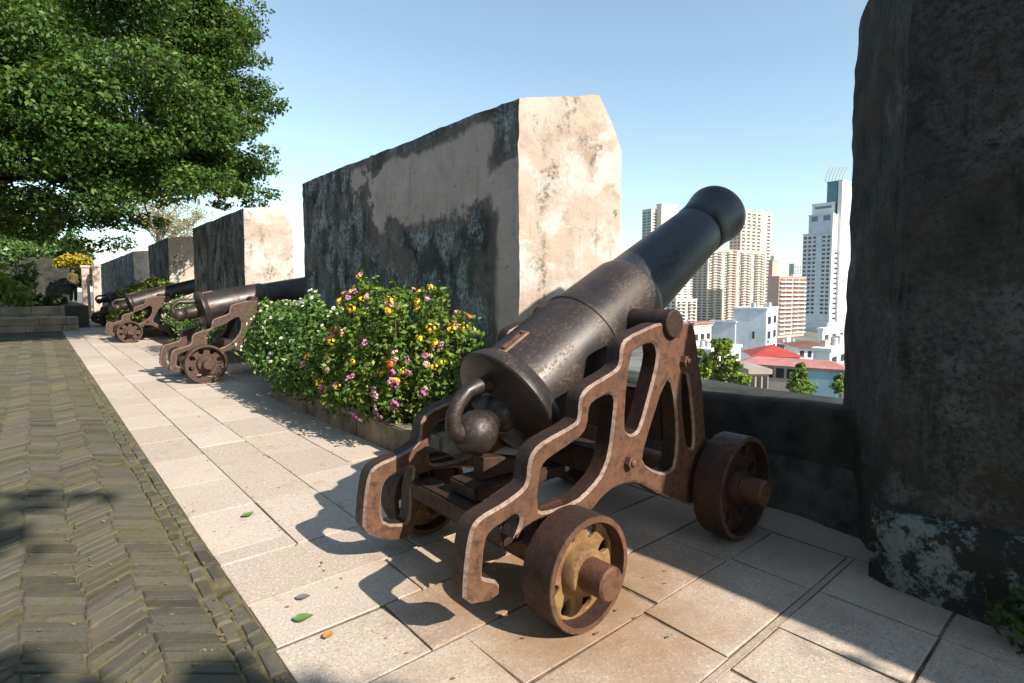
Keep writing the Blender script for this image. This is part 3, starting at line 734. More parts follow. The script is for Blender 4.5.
# flowers
def flower_mesh(name, mat, r):
    Q = []
    for k in range(20):
        d = rng.normal(size=3); d[2] = abs(d[2]); d /= np.linalg.norm(d); c = d*r*rng.uniform(.55, 1.15)*np.array([1.15, 1.15, .7])
        t = np.cross(d, rng.normal(size=3)); t /= np.linalg.norm(t); b = np.cross(d, t); s = r*rng.uniform(.26, .46)
        Q.append([c-t*s, c+b*s, c+t*s, c-b*s])
    me = quads(name, Q); me.materials.append(mat); return me
FM = {k: flower_mesh('flower_head', M[k], r) for k, r in (('f_yellow', .036), ('f_orange', .032), ('f_pink', .030), ('f_mag', .036), ('f_white', .023), ('f_rose', .027))}
def add_flowers(t, lobes, kinds, n, face=(-.75, -.6, .35), filt=None):
    k = 0; fc = np.array(face); fc /= np.linalg.norm(fc)
    while k < n:
        c, r, _ = rnd.choice(lobes); d = rng.normal(size=3); d /= np.linalg.norm(d)
        if d@fc < .05: continue
        p = np.array(c)+d*np.array(r)*1.04
        if any((((p-np.array(c2))/np.array(r2))**2).sum() < .85 for c2, r2, _ in lobes): continue
        if noise.noise(Vector(p)*3.1) < rnd.uniform(-.25, .15): continue
        kd = kinds(p) if callable(kinds) else rnd.choice(kinds)
        o = link('flower_head', FM[kd], None, t, tuple(p-np.array(t.location))); o.rotation_euler = Vector(d).to_track_quat('Z', 'Y').to_euler()
        s = rnd.uniform(.75, 1.2); o.scale = (s, s, s); k += 1
def bush(name, label, loc, lobes, size, mat, fl=None, nfl=0, group=None, stems=True, dx=0, more=1):
    lobes = [((c[0]+dx, c[1], c[2]), r, int(n*more)) for c, r, n in lobes]
    t = thing(name, label, 'bush', loc, 0, group)
    foliage('leaves', lobes, size, mat, t, .35, .5)
    if stems:
        bm = bmesh.new()
        for c, r, n in lobes[::2]: limb(bm, (c[0]*.5+loc[0]*.5, c[1]*.8+loc[1]*.2, loc[2]-.02), c, .014, .005, 4, .5, 5)
        link('stems', bm_mesh('stems', bm, True), M['bark'], t)
    rebase(t)
    if nfl: add_flowers(t, lobes, fl, nfl)
    return t
def lob(x, y, z, r, rz=None, dens=1500): return ((x, y, z), (r, r, rz or r), int(dens*r*r*4))
# lantana: tall, loose
LB = [lob(2.72, 5.35, 1.15, .34, .36), lob(2.95, 5.0, 1.18, .30, .30), lob(2.62, 5.0, .85, .34), lob(2.62, 5.6, .75, .36), lob(2.60, 6.1, .62, .34), lob(2.95, 5.8, .98, .34),
      lob(2.75, 4.62, .85, .32), lob(2.62, 4.55, .52, .28), lob(2.52, 5.0, .48, .28), lob(2.5, 5.5, .42, .27), lob(2.95, 4.55, 1.08, .28), lob(3.05, 4.25, .92, .26), lob(2.85, 4.25, .65, .28),
      lob(2.78, 5.42, 1.42, .15, .20), lob(2.84, 5.15, 1.44, .12, .16), lob(2.98, 4.72, 1.36, .11, .2), lob(3.1, 4.30, 1.15, .14, .16), lob(2.9, 5.0, 1.38, .13, .15), lob(2.62, 5.75, 1.05, .2, .22), lob(2.5, 6.4, .45, .26), lob(2.48, 5.9, .40, .24)]
def lantana_kind(p):
    if p[2] < .78: return rnd.choice(['f_pink', 'f_pink', 'f_mag', 'f_rose', 'f_yellow'])
    if p[1] > 5.6: return rnd.choice(['f_orange', 'f_orange', 'f_yellow', 'f_pink'])
    return rnd.choice(['f_yellow', 'f_yellow', 'f_yellow', 'f_orange', 'f_rose', 'f_pink'])
GB = 'bushes in the planters along the rampart'
bush('lantana_bush', 'leafy lantana with yellow, orange and pink flower heads beside the nearest cannon', (2.8, 5.2, .25), LB+[lob(rnd.uniform(2.45, 3.0), rnd.uniform(4.2, 5.5), rnd.uniform(.7, 1.5), rnd.uniform(.06, .10), rnd.uniform(.10, .2), 3500) for _ in range(18)], .054, M['leaf_bush'], lantana_kind, 98, GB, dx=-.03, more=1.05)
WB = [lob(2.75, 7.0, .95, .36, .36), lob(2.7, 7.6, .95, .38, .36), lob(2.75, 8.2, .95, .38, .38), lob(2.8, 8.8, .92, .36, .38), lob(2.62, 6.6, .75, .34), lob(2.55, 7.1, .55, .34), lob(2.52, 7.6, .55, .33), lob(2.55, 8.2, .60, .34), lob(2.6, 8.7, .66, .34),
      lob(3.0, 7.3, 1.05, .3), lob(3.0, 8.0, 1.07, .3), lob(3.0, 8.7, 1.05, .3), lob(2.9, 6.5, .95, .3), lob(2.46, 6.7, .42, .24), lob(2.46, 7.3, .40, .24), lob(2.9, 9.2, .85, .3), lob(2.75, 9.25, .6, .3)]
bush('flowering_bush', 'rounded green bush with tiny cream white flowers beside second cannon', (2.8, 7.9, .25), WB+[lob(rnd.uniform(2.45, 3.0), rnd.uniform(6.4, 9.3), rnd.uniform(.7, 1.36), rnd.uniform(.08, .13), rnd.uniform(.10, .16), 2500) for _ in range(16)], .060, M['leaf_white'], ['f_white'], 62, GB, dx=-.05, more=1.1)
PB = [lob(2.6, 13.0, .7, .42, None, 900), lob(2.7, 13.9, .85, .46, None, 900), lob(2.7, 14.8, .9, .45, None, 900), lob(2.55, 13.4, .4, .36, None, 900), lob(2.8, 12.6, .95, .3, None, 900), lob(2.75, 15.7, .9, .45, None, 900), lob(2.6, 12.4, 1.15, .18, .28, 900)]
bush('flowering_bush', 'bush with pale pink flowers between second and third cannons', (2.7, 14, .25), PB, .075, M['leaf_white'], ['f_rose', 'f_pink', 'f_white', 'f_rose'], 95, GB)
YB = [lob(2.5, 21.8, .9, .55, None, 600), lob(2.7, 22.8, 1.2, .55, None, 600), lob(2.8, 21.4, 1.3, .5, None, 600), lob(2.8, 24, 1.2, .6, None, 600), lob(3.0, 21.2, 1.65, .4, .25, 600), lob(2.4, 22.8, .6, .5, None, 600)]
bush('leafy_bush', 'yellow green leafy bush behind the third cannon', (2.7, 22.5, .25), YB, .13, M['leaf_lime'], group=GB)
def planter(y0, y1, label):
    t = thing('planter', label, 'planter', (2.92, (y0+y1)/2, 0), 0, 'stone planters along the rampart'); h = (y1-y0)/2
    bm = bmesh.new()
    for a in ((-.47, -.34, -h, h), (-.33, .46, -h, -h+.14), (-.33, .46, h-.14, h)):
        n = max(1, int((a[3]-a[2])/1.25)); st = (a[3]-a[2])/n
        for i in range(n): box(bm, a[0], a[1], a[2]+i*st+.003, a[2]+(i+1)*st-.003, -.02, .25+rnd.uniform(-.006, .006))
    bmesh.ops.bevel(bm, geom=bm.edges[:], offset=.012, segments=2, affect='EDGES')
    link('kerb', bm_mesh('kerb', bm, True, 50), M['kerb'], t)
    link('soil', box_me('soil', -.36, .44, -h+.1, h-.1, -.01, .22), M['soil'], t)
planter(3.95, 8.05, 'stone kerbed planter under the lantana and cream flowered bushes')
planter(12.3, 16.6, 'stone planter under the pale pink flowered bush')
planter(21.0, 25.0, 'stone planter under the yellow green bush')

# weeds on and at the foot of the dark merlon
W1 = [lob(3.1, .30, .12, .12, .11, 2600), lob(3.12, .14, .18, .14, .15, 2600), lob(3.08, -.06, .12, .15, .12, 2600)]
bush('weed', 'dark green weeds at the foot of the tall right merlon', (3.1, .1, 0), W1, .04, M['leaf_dark'], stems=False)
W2 = [lob(3.36, -3.95-.35*k, 3.36+.05*(k % 3), .24, .18, 330) for k in range(7)]
bush('wall_shrub', 'small shrub rooted on the top of the right merlon', (3.5, -4, 3.15), W2, .07, M['leaf_dark'])

# fallen leaves
def fallen(label, x, y, s, mat, rot):
    bm = bmesh.new(); n = 9; ctr = []
    for i in range(n):
        u = i/(n-1); w = .36*math.sin(math.pi*u**.8)**.8*s+.001; z = .006+.012*s*10*(u-.5)**2
        ctr.append([bm.verts.new(((u-.5)*s, q*w, z+abs(q)*.07*s)) for q in (-1, -.5, 0, .5, 1)])
    for a, b in zip(ctr, ctr[1:]):
        for k in range(4): bm.faces.new([a[k], a[k+1], b[k+1], b[k]])
    o = link('fallen_leaf', bm_mesh('fallen_leaf', bm, True), mat, None, (x, y, .003), (0, 0, rot)); tag(o, label, 'leaf', 'fallen leaves on the pavement')
M['lf_green'] = flat('fresh_leaf', (.12, .20, .06)); M['lf_grey'] = flat('withered_leaf', (.16, .15, .15)); M['lf_orange'] = flat('orange_leaf', (.50, .22, .05))
fallen('green fallen leaf farthest from the camera, alone on a pale slab', 1.014, 3.881, .085, M['lf_green'], .4)
fallen('small grey withered leaf just above the curled green leaf', .927, 2.644, .065, M['lf_grey'], -.5)
fallen('curled green leaf between the grey leaf and the orange leaf', .864, 2.471, .085, M['lf_green'], -.4)
fallen('small orange dry leaf nearest the camera', .901, 2.276, .055, M['lf_orange'], 1.0)

M['litter'] = m_leaf('leaf_litter', (.22, .15, .07), (.36, .27, .14), (.10, .13, .04))
LC = np.array([(rnd.uniform(-.9, .7), 1.9+rnd.uniform(0, 1)**2*11, .008) for _ in range(420)]+[(rnd.uniform(.7, 2.4), 1.3+rnd.uniform(0, 1)**1.5*9, .006) for _ in range(70)]+[(rnd.choice([1.12, 1.54, 2.02, 2.45])+rnd.gauss(0, .02), rnd.uniform(1.2, 9), .005) for _ in range(90)])
o = link('leaf_litter', quads('leaf_litter', leaf_quads(LC, .022, 6)), M['litter']); tag(o, 'scattered dry leaf crumbs lying on the bricks and slabs', 'leaf litter', kind='stuff')
# ------------------------------------------------------------------ far end of the terrace
t = thing('stone_steps', 'two tier pale stone steps at the far left end of the path', 'steps', (-3, 27, 0))
for a in ((-6, 4.2, -.9, .2, -.02, .50), (-6, 3.85, .2, 1.0, -.02, .88)):
    bm = bmesh.new(); nz = 2 if a[5] < .6 else 3
    for k in range(nz):
        z0 = a[4]+(a[5]-a[4])*k/nz; z1 = a[4]+(a[5]-a[4])*(k+1)/nz; xx = a[0]-(k % 2)*.4
        while xx < a[1]:
            w = rnd.uniform(.7, 1.1); x1 = min(a[1], xx+w); 
            if x1-xx > .1: box(bm, xx+.006, x1-.006, a[2]+rnd.uniform(0, .015), a[3], z0+.005, z1-.004)
            xx += w
    bmesh.ops.bevel(bm, geom=bm.edges[:], offset=.015, segments=1, affect='EDGES')
    link('step', bm_mesh('step', bm), M['step'], t)
o = link('upper_terrace', box_me('upper_terrace', -9, 1.62, 28, 45, -.05, .87), M['yard']); tag(o, kind='structure')
bm = bmesh.new(); box(bm, -8, 1.5, -.2, .2, 0, 2.35)
bmesh.ops.subdivide_edges(bm, edges=bm.edges[:], cuts=12, use_grid_fill=True)
for v in bm.verts: v.co += noise.noise_vector(v.co*1.5)*.03
o = link('back_wall', bm_mesh('back_wall', bm), M['parapet'], None, (0, 39.0, .86)); tag(o, 'dark old wall behind the person, under the green hedge', 'wall')
gp = thing('gate_post', 'left one of the two pale gate posts beyond the person', 'post', tuple(at(86, 290, 36)*np.array([1, 1, 0])), 0, 'gate posts')
M['post'] = plain('post_plaster', (.55, .42, .36), .9, .3, 2, .2, 0, .4)
link('shaft', box_me('shaft', -.16, .16, -.2, .2, -.02, 2.62, .02), M['post'], gp); link('cap', box_me('cap', -.2, .2, -.24, .24, 2.62, 2.76, .03), M['post'], gp)
g2 = copy_tree(gp); g2.location = tuple(at(97, 290, 35)*np.array([1, 1, 0])); g2['label'] = 'right one of the two pale gate posts, next to the farthest merlon'
HB = [lob(x, 39+rnd.uniform(-.2, .3), 3.5+rnd.uniform(-.15, .45), rnd.uniform(.55, .85), None, 220) for x in np.arange(-4.5, .9, .5)]
bush('hedge', 'long green hedge along the top of the back wall', (-1, 39.2, 3.2), HB, .16, M['leaf_white'])
bush('golden_bush', 'bright golden yellow bush above the person', tuple(at(76, 270, 37)), [lob(*at(q, z, 37), r_, r_*.7, 420) for q, z, r_ in ((65, 262, .42), (71, 260, .46), (78, 260, .44), (84, 261, .36), (60, 264, .32))], .15, M['leaf_yellow'])
bush('broad_leaf_shrub', 'shrub with large lime leaves at the left edge on the stone steps', (-.75, 27.6, .9), [lob(-.75, 27.6, 1.4, .5, .5, 120), lob(-.95, 27.6, 2.0, .4, .5, 120), lob(-.4, 27.7, 1.15, .4, .3, 120)], .26, M['leaf_lime'])
bush('dark_shrub', 'tall dark shrub against the back wall left of the person', (-.6, 33, .85), [lob(rnd.uniform(-2.6, .25), rnd.uniform(32, 34), rnd.uniform(1.1, 2.3), rnd.uniform(.4, .6), None, 260) for _ in range(16)], .17, M['leaf_dark'])
bush('low_shrub', 'low dark shrub growing along the foot of the back wall', (.2, 28.6, .9), [lob(x, 28.6, 1.1, .4, .3, 160) for x in (-.2, .2, .6)], .2, M['leaf_dark'])

# person
def skin(name, V, E, Rr, mat, parent, lv=2):
    me = bpy.data.meshes.new(name); me.from_pydata(V, E, []); ob = bpy.data.objects.new(name, me)
    ob.modifiers.new('skin', 'SKIN'); sub = ob.modifiers.new('sub', 'SUBSURF'); sub.levels = lv; sub.render_levels = lv
    for i, r in enumerate(Rr): me.skin_vertices[0].data[i].radius = r if isinstance(r, tuple) else (r, r)
    me.skin_vertices[0].data[0].use_root = True
    m2 = eval_mesh(ob, name); m2.polygons.foreach_set('use_smooth', [True]*len(m2.polygons))
    return link(name, m2, mat, parent)
M['skin'] = flat('skin', (.45, .26, .17)); M['shirt'] = flat('mustard_shirt', (.50, .34, .11)); M['trousers'] = flat('black_trousers', (.015, .015, .018)); M['hair'] = flat('dark_hair', (.015, .012, .010))
pp = at(74, 306, 35.5)
per = thing('person', 'person in mustard yellow shirt and black trousers standing on the steps', 'person', (pp[0], pp[1], .87), math.pi*.72+math.pi/2)
V = [(0, 0, .94), (0, 0, 1.15), (0, 0, 1.36), (0, .01, 1.46), (0, .02, 1.52), (0, .03, 1.60), (0, .02, 1.68),
     (.10, 0, .88), (.11, .02, .48), (.12, -.02, .09), (.12, .10, .03), (-.10, 0, .88), (-.11, .02, .48), (-.12, -.02, .09), (-.12, .10, .03),
     (.18, 0, 1.38), (.24, -.02, 1.12), (.15, .20, 1.02), (.05, .24, 1.04), (-.18, 0, 1.38), (-.24, -.02, 1.12), (-.15, .20, 1.02), (-.05, .24, 1.04)]
E = [(0, 1), (1, 2), (2, 3), (3, 4), (4, 5), (5, 6), (0, 7), (7, 8), (8, 9), (9, 10), (0, 11), (11, 12), (12, 13), (13, 14), (2, 15), (15, 16), (16, 17), (17, 18), (2, 19), (19, 20), (20, 21), (21, 22)]
Rr = [(.14, .10), (.13, .095), (.15, .10), .055, .06, .085, .075, .085, .055, .04, .03, .085, .055, .04, .03, .06, .042, .034, .03, .06, .042, .034, .03]
skin('body', V, E, Rr, M['skin'], per)
skin('shirt', [(0, 0, 1.15), (0, 0, .92), (0, 0, 1.34), (0, .005, 1.43), (.19, 0, 1.38), (.25, -.02, 1.14), (-.19, 0, 1.38), (-.25, -.02, 1.14)], [(0, 1), (0, 2), (2, 3), (2, 4), (4, 5), (2, 6), (6, 7)], [(.155, .12), (.165, .125), (.17, .12), (.07, .065), .075, .062, .075, .062], M['shirt'], per)
skin('trousers', [(0, 0, .93), (.10, 0, .86), (.11, .02, .48), (.12, -.02, .07), (-.10, 0, .86), (-.11, .02, .48), (-.12, -.02, .07)], [(0, 1), (1, 2), (2, 3), (0, 4), (4, 5), (5, 6)], [(.16, .12), .105, .078, .066, .105, .078, .066], M['trousers'], per)
bm = bmesh.new(); bmesh.ops.create_uvsphere(bm, u_segments=20, v_segments=12, radius=1); bmesh.ops.scale(bm, vec=(.093, .105, .09), verts=bm.verts); bmesh.ops.translate(bm, vec=(0, .0, 1.665), verts=bm.verts)
link('hair', bm_mesh('hair', bm, True), M['hair'], per)

# ------------------------------------------------------------------ the city below
def cm(name, col, rough=.8, var=.1):
    n = N(name); f = n.noise(n.P, .25, 6, .65); st = n.noise(n.scale(n.P, (1, 1, .06)), .8, 6, .7)
    c = n.mix(n.rng(f, .3, .7), tuple(q*(1-var) for q in col), tuple(min(1, q*(1+var)) for q in col))
    c = n.mix(n.rng(st, .50, .72, 0, .38), c, tuple(q*.45 for q in col))
    return n.out(c, rough, None, .3)
M['c_beige'] = cm('beige_render', (.60, .48, .38)); M['c_cream'] = cm('cream_render', (.62, .55, .46)); M['c_grey'] = cm('grey_render', (.42, .44, .45))
M['c_pink'] = cm('pink_render', (.56, .36, .30)); M['c_white'] = cm('white_render', (.74, .72, .68)); M['c_blue'] = cm('blue_grey_render', (.60, .64, .67), .85, .15)
M['c_teal'] = cm('teal_panel', (.10, .24, .27)); M['c_glass'] = plain('window_glass', (.055, .065, .075), .15, .3, .5, .6); M['c_tglass'] = plain('teal_glass', (.05, .16, .20), .15, .25, .3, .7)
M['c_red'] = cm('red_sheet_roof', (.40, .06, .045), .6, .2); M['c_rose'] = cm('faded_red_roof', (.40, .17, .15), .7, .3); M['c_brown'] = cm('brown_roof', (.20, .08, .055), .8, .25)
M['c_aqua'] = cm('aqua_wall', (.20, .34, .40), .8, .25); M['c_dirty'] = cm('dirty_wall', (.34, .28, .24), .9, .3); M['c_dark'] = cm('dark_opening', (.03, .03, .03)); M['c_shade'] = cm('balcony_shade', (.20, .13, .11))
def plan(x): d = ray(x, 300)[:2]; return d/np.linalg.norm(d)
def hitlen(C0, dr, x):
    d = plan(x); A = np.array([[dr[0], -d[0]], [dr[1], -d[1]]]); return np.linalg.solve(A, -C0)[0]
WIN = {}
def unit_window(mat, key):
    if key not in WIN:
        bm = bmesh.new(); box(bm, -.5, .5, -.06, .05, 0, 1); me = bm_mesh('window', bm); me.materials.append(mat); WIN[key] = me
    return WIN[key]
def balcony_me(mat):
    k = 'b'+mat.name
    if k not in WIN:
        bm = bmesh.new(); box(bm, -.5, .5, -.9, .04, 0, .12); box(bm, -.5, .5, -.9, -.8, .12, .95); box(bm, -.5, -.47, -.8, .04, .12, .95); box(bm, .47, .5, -.8, .04, .12, .95)
        me = bm_mesh('balcony', bm); me.materials.append(mat); WIN[k] = me
    return WIN[k]
def ac_me():
    if 'ac' not in WIN:
        bm = bmesh.new(); box(bm, -.5, .5, -.65, .02, 0, 1); me = bm_mesh('air_conditioner', bm); me.materials.append(M['c_grey']); WIN['ac'] = me
    return WIN['ac']
class Bld:
    """block whose nearest corner stands at pixel column xc, plan distance D; faces run right (dr) and left (dl) of it"""
    def __init__(s, name, label, xl, xc, xr, ytop, D, mat, phi=0, base=-22, cat='building', parent=None, roof=.5, group=None, wl=None):
        s.C = plan(xc)*D; s.phi = R(phi); s.dr = np.array([math.cos(s.phi), math.sin(s.phi)]); s.dl = np.array([-math.sin(s.phi), math.cos(s.phi)])
        s.wr = hitlen(s.C, s.dr, xr); s.wl = wl or hitlen(s.C, s.dl, xl); s.top = at(xc, ytop, D)[2]; s.base = base; s.D = D
        s.t = parent or thing(name, label, cat, (s.C[0], s.C[1], base), s.phi, group)
        s.root = parent is None; s.h = s.top-base; s.n = 0; s.ex = {}
        off = (0, 0, 0) if s.root else tuple((s.C-np.array(s.t.location[:2]))@q for q in (s.dr, s.dl))+(base-s.t.location[2],)
        s.off = np.array(off)
        link('wall', box_me('wall', off[0], off[0]+s.wr, off[1], off[1]+s.wl, off[2], off[2]+s.h), mat, s.t)
        if roof: link('roof', box_me('roof', off[0]-.25, off[0]+s.wr+.25, off[1]-.25, off[1]+s.wl+.25, off[2]+s.h+.003, off[2]+s.h+roof), mat, s.t)
    def put(s, part, me, face, a, z, w, h, lim=95):
        if face == 'r': loc = s.off+np.array([a, 0, z]); rz = 0
        else: loc = s.off+np.array([0, a, z]); rz = -math.pi/2
        key = (part, me.name); s.ex.setdefault(part, 0)
        if s.ex[part] < lim:
            o = link(part, me, None, s.t, tuple(loc), (0, 0, rz)); o.scale = (w, 1, h); s.ex[part] += 1
        else: s.ex.setdefault('_'+part, []).append((me, loc, rz, w, h))
    def rows(s, face, cols, floors, mat, z0, z1, wf=.55, hf=.5, a0=0., a1=1., part='window', me=None, skip=()):
        L = (s.wr if face == 'r' else s.wl); W_ = L*(a1-a0)/cols; fh = (z1-z0)*s.h/floors
        me = me or unit_window(mat, mat.name)
        for f in range(floors-1, -1, -1):
            for c in range(cols):
                if c in skip: continue
                jw = 1 if wf > .8 else rnd.uniform(.9, 1.08)
                s.put(part, me, face, L*a0+(c+.5)*W_, z0*s.h+(f+.28)*fh, W_*wf*jw, fh*hf)
                if part == 'window' and face == 'r' and s.D < 480 and rnd.random() < .16: s.put('air_conditioner', ac_me(), face, L*a0+(c+.5)*W_+W_*rnd.choice((-.3, .3)), z0*s.h+(f+.02)*fh, 1.0, .8, 40)
    def done(s):
        for k, L in list(s.ex.items()):
            if not k.startswith('_'): continue
            bm = bmesh.new()
            for me, loc, rz, w, h in L:
                b2 = bmesh.new(); b2.from_mesh(me); tmp = bpy.data.meshes.new('tmp')
                bmesh.ops.transform(b2, matrix=Matrix.Translation(Vector(loc)) @ Matrix.Rotation(rz, 4, 'Z') @ Matrix.Diagonal((w, 1, h, 1)), verts=b2.verts)
                b2.to_mesh(tmp); b2.free(); bm.from_mesh(tmp); bpy.data.meshes.remove(tmp)
            o = link(k[1:], bm_mesh(k[1:], bm), L[0][0].materials[0], s.t); tag(o, kind='stuff')
G_ = M['c_glass']
# beige residential towers
B = Bld('apartment_tower', 'teal edged pale tower mostly hidden behind the nearest cannon barrel', 641, 650, 694, 209, 520, M['c_cream'], -6)
B.rows('l', 2, 34, M['c_tglass'], .05, .98, .8, .7); B.rows('r', 7, 34, G_, .05, .97, .5, .45, skip=(3,)); 
b2 = Bld('', '', 655, 660, 676, 204, 521, M['c_cream'], -6, parent=B.t); B.done(); b2.done()
B = Bld('apartment_tower', 'tall beige apartment tower with rows of dark windows right of the cannon muzzle', 728, 739, 769, 210, 430, M['c_beige'], -8)
B.rows('r', 6, 30, G_, .05, .985, .62, .52, skip=(4,)); B.rows('l', 3, 30, G_, .05, .985, .5, .42)
B.rows('r', 1, 30, M['c_grey'], .05, .985, .96, .12, .02, .35, 'ledge', unit_window(M['c_white'], 'ledge')); B.done()
b2 = Bld('apartment_wing', 'lower beige apartment wing in front of the tall beige tower', 692, 707, 765, 249, 400, M['c_beige'], -8)
b2.rows('l', 3, 26, G_, .05, .98, .62, .5)
b2.rows('r', 8, 26, G_, .05, .98, .62, .52, skip=(3,)); b2.rows('r', 1, 26, M['c_dark'], .02, .985, .9, 1.0, .40, .475, 'recess_shade', unit_window(M['c_shade'], 'rec'))  # flat strip in a shade colour, standing in for recess depth
bl = balcony_me(M['c_cream'])
b2.rows('r', 4, 26, G_, .045, .975, .6, .22, .02, .98, 'balcony', bl); b2.done()
B = Bld('apartment_block', 'cream balcony block low behind the nearest cannon trunnion', 666, 676, 697, 300, 300, M['c_cream'], -5)
B.rows('r', 4, 9, G_, .1, .97, .6, .5); B.rows('l', 2, 9, G_, .1, .97, .5, .5); B.rows('r', 2, 9, G_, .08, .95, .7, .25, 0, 1, 'balcony', bl); B.done()
# pink block
B = Bld('apartment_block', 'pink apartment block with stacked white balconies between the beige tower and white skyscraper', 767, 778.5, 805, 277, 300, M['c_pink'], -4)
B.rows('r', 4, 13, M['c_shade'], .06, .99, .86, .55); B.rows('r', 2, 13, G_, .04, .96, .92, .3, 0, 1, 'balcony', balcony_me(M['c_white'])); B.done()  # first row: flat plates painted as the shade behind the balconies
b2 = Bld('', '', 767.5, 771.5, 777, 261, 303, M['c_pink'], -4, parent=B.t)
# white skyscraper
B = Bld('skyscraper', 'white stepped skyscraper with teal glass crown and curved fins beside the right merlon', 801, 829, 853, 233, 360, M['c_blue'], -4)
B.rows('l', 6, 22, G_, .04, .985, .66, .5, skip=(2,)); B.rows('l', 1, 22, M['c_white'], .03, .99, .9, .16, 0, 1, 'ledge', unit_window(M['c_white'], 'ledge'))
for q in ((806, 830, 853, 214, 363, 'c_blue'), (809, 831, 853, 203, 366, 'c_white'), (823, 833, 836, 182, 367, 'c_tglass'), (834, 838, 853, 181, 364, 'c_white')):
    b2 = Bld('', '', *q[:5], M[q[5]], -4, parent=B.t, roof=.6)
    if q[5] == 'c_blue': b2.rows('l', 2, 1, M['c_tglass'], .935, .99, .55, .8)
    if q[5] == 'c_white' and q[0] == 809: b2.rows('l', 1, 1, M['c_tglass'], .955, .99, .8, .55); b2.rows('r', 1, 1, M['c_tglass'], .955, .985, .5, .5, 0, .6)
    b2.done()
b2 = Bld('', '', 828, 830, 853, 215, 358.5, M['c_white'], -4, parent=B.t); b2.rows('r', 2, 15, G_, .05, .70, .62, .42, .05, .62); b2.rows('r', 1, 1, M['c_tglass'], .1, .86, .35, .9, .72, .95); b2.done()
bm = bmesh.new()
for k in range(6):
    p0 = Vector(at(825.5+k*3.3, 182, 368)); ax = Vector((RT[0], RT[1], 0))
    tube(bm, [p0+ax*(2.8*(i/6)**1.8)+Vector((0, 0, 8.2*i/6)) for i in range(7)], .28, 6)
fins = link('roof_fin', bm_mesh('roof_fin', bm), M['c_grey'], B.t); fins.matrix_parent_inverse = Matrix.LocRotScale(B.t.location, B.t.rotation_euler, None).inverted(); tag(fins, kind='stuff')
# distant blocks
B = Bld('distant_tower', 'hazy pale distant tower just right of the tall beige tower', 769, 773, 781, 256, 800, M['c_white'], -4); B.rows('r', 3, 30, G_, .1, .97, .5, .5); B.done()
B = Bld('distant_tower', 'hazy bluish distant tower left of the white skyscraper', 788, 793, 801, 264, 850, M['c_grey'], -4); B.rows('r', 3, 26, G_, .1, .97, .55, .5); B.done()
# foreground roofs
B = Bld('warehouse', 'large windowless blue grey block below the beige towers', 734, 767, 778, 310, 150, M['c_blue'], 14)
B.rows('l', 1, 1, G_, .58, .70, .5, .8, .30, .45); B.rows('r', 2, 3, M['c_dark'], .35, .95, .5, .5)
b2 = Bld('', '', 711, 736, 738, 323, 151, M['c_blue'], 14, parent=B.t); b2.done(); B.done()
B = Bld('house', 'small pink house left of the blue grey block', 688, 694, 712, 327, 140, M['c_cream'], 0)
B.rows('r', 3, 3, M['c_dark'], .30, .92, .55, .5); B.rows('l', 1, 3, M['c_dark'], .3, .92, .5, .5); B.done()
link('roof_tiles', box_me('roof_tiles', -.6, B.wr+.6, -.6, B.wl+.6, B.h+.55, B.h+1.0), M['c_rose'], B.t)
def roofhouse(name, label, xl, xc, xr, y, D, wall, roofm, rise, phi, over=.5, win=None, wl=None):
    B = Bld(name, label, xl, xc, xr, y, D, wall, phi, roof=0, wl=wl); bm = bmesh.new(); a = over
    v = [bm.verts.new(p) for p in ((-a, -a, B.h), (B.wr+a, -a, B.h), (B.wr+a, B.wl+a, B.h), (-a, B.wl+a, B.h))]
    w, l = B.wr, B.wl
    if w > l: r = [(l*.5, l*.5), (w-l*.5, l*.5)]
    else: r = [(w*.5, w*.5), (w*.5, l-w*.5)]
    q = [bm.verts.new((*p, B.h+rise)) for p in r]
    if w > l: fs = ((v[0], v[1], q[1], q[0]), (v[1], v[2], q[1]), (v[2], v[3], q[0], q[1]), (v[3], v[0], q[0]))
    else: fs = ((v[0], v[1], q[0]), (v[1], v[2], q[1], q[0]), (v[2], v[3], q[1]), (v[3], v[0], q[0], q[1]))
    for f in fs: bm.faces.new(f)
    bm.faces.new(v[::-1]); bmesh.ops.translate(bm, vec=(0, 0, .01), verts=bm.verts)
    link('roof', bm_mesh('roof', bm), roofm, B.t)
    if win: win(B)
    B.done(); return B
roofhouse('house', 'low house with bright red hipped roof before the pink apartment block', 753, 757, 802, 356, 105, M['c_white'], M['c_red'], 1.7, -52, .8, lambda B: B.rows('r', 5, 1, G_, .86, .97, .5, .7), wl=7.5)
roofhouse('shed', 'long shed with faded pink roof and aqua side wall', 738, 741, 850, 363, 74, M['c_dirty'], M['c_rose'], .75, -72, .35, lambda B: (B.rows('r', 5, 1, M['c_dark'], .86, .99, .75, .62, .03, .56, 'opening'), link('side_panel', box_me('side_panel', B.wr*.58, B.wr*.99, -.12, -.01, B.h*.4, B.h*.972), M['c_aqua'], B.t)), wl=3.6)
B = Bld('shed', 'low grey flat roofed shed nearest the parapet, behind the leafy tree', 729, 752, 771, 374, 60, M['c_dirty'], -40); B.rows('r', 3, 1, M['c_dark'], .80, .97, .6, .8); B.rows('l', 4, 1, M['c_dark'], .8, .97, .5, .8); B.done()
roofhouse('house', 'white house with flat brown roof above the long shed', 797, 800, 839, 347, 120, M['c_white'], M['c_brown'], .8, -50, .8, lambda B: B.rows('r', 5, 1, M['c_dark'], .80, .96, .5, .6), wl=8)
B = Bld('house', 'white flat roofed house beside the right merlon, below the skyscraper', 819, 824, 853, 330, 170, M['c_white'], 0); B.rows('r', 4, 2, G_, .5, .95, .5, .45); B.done()
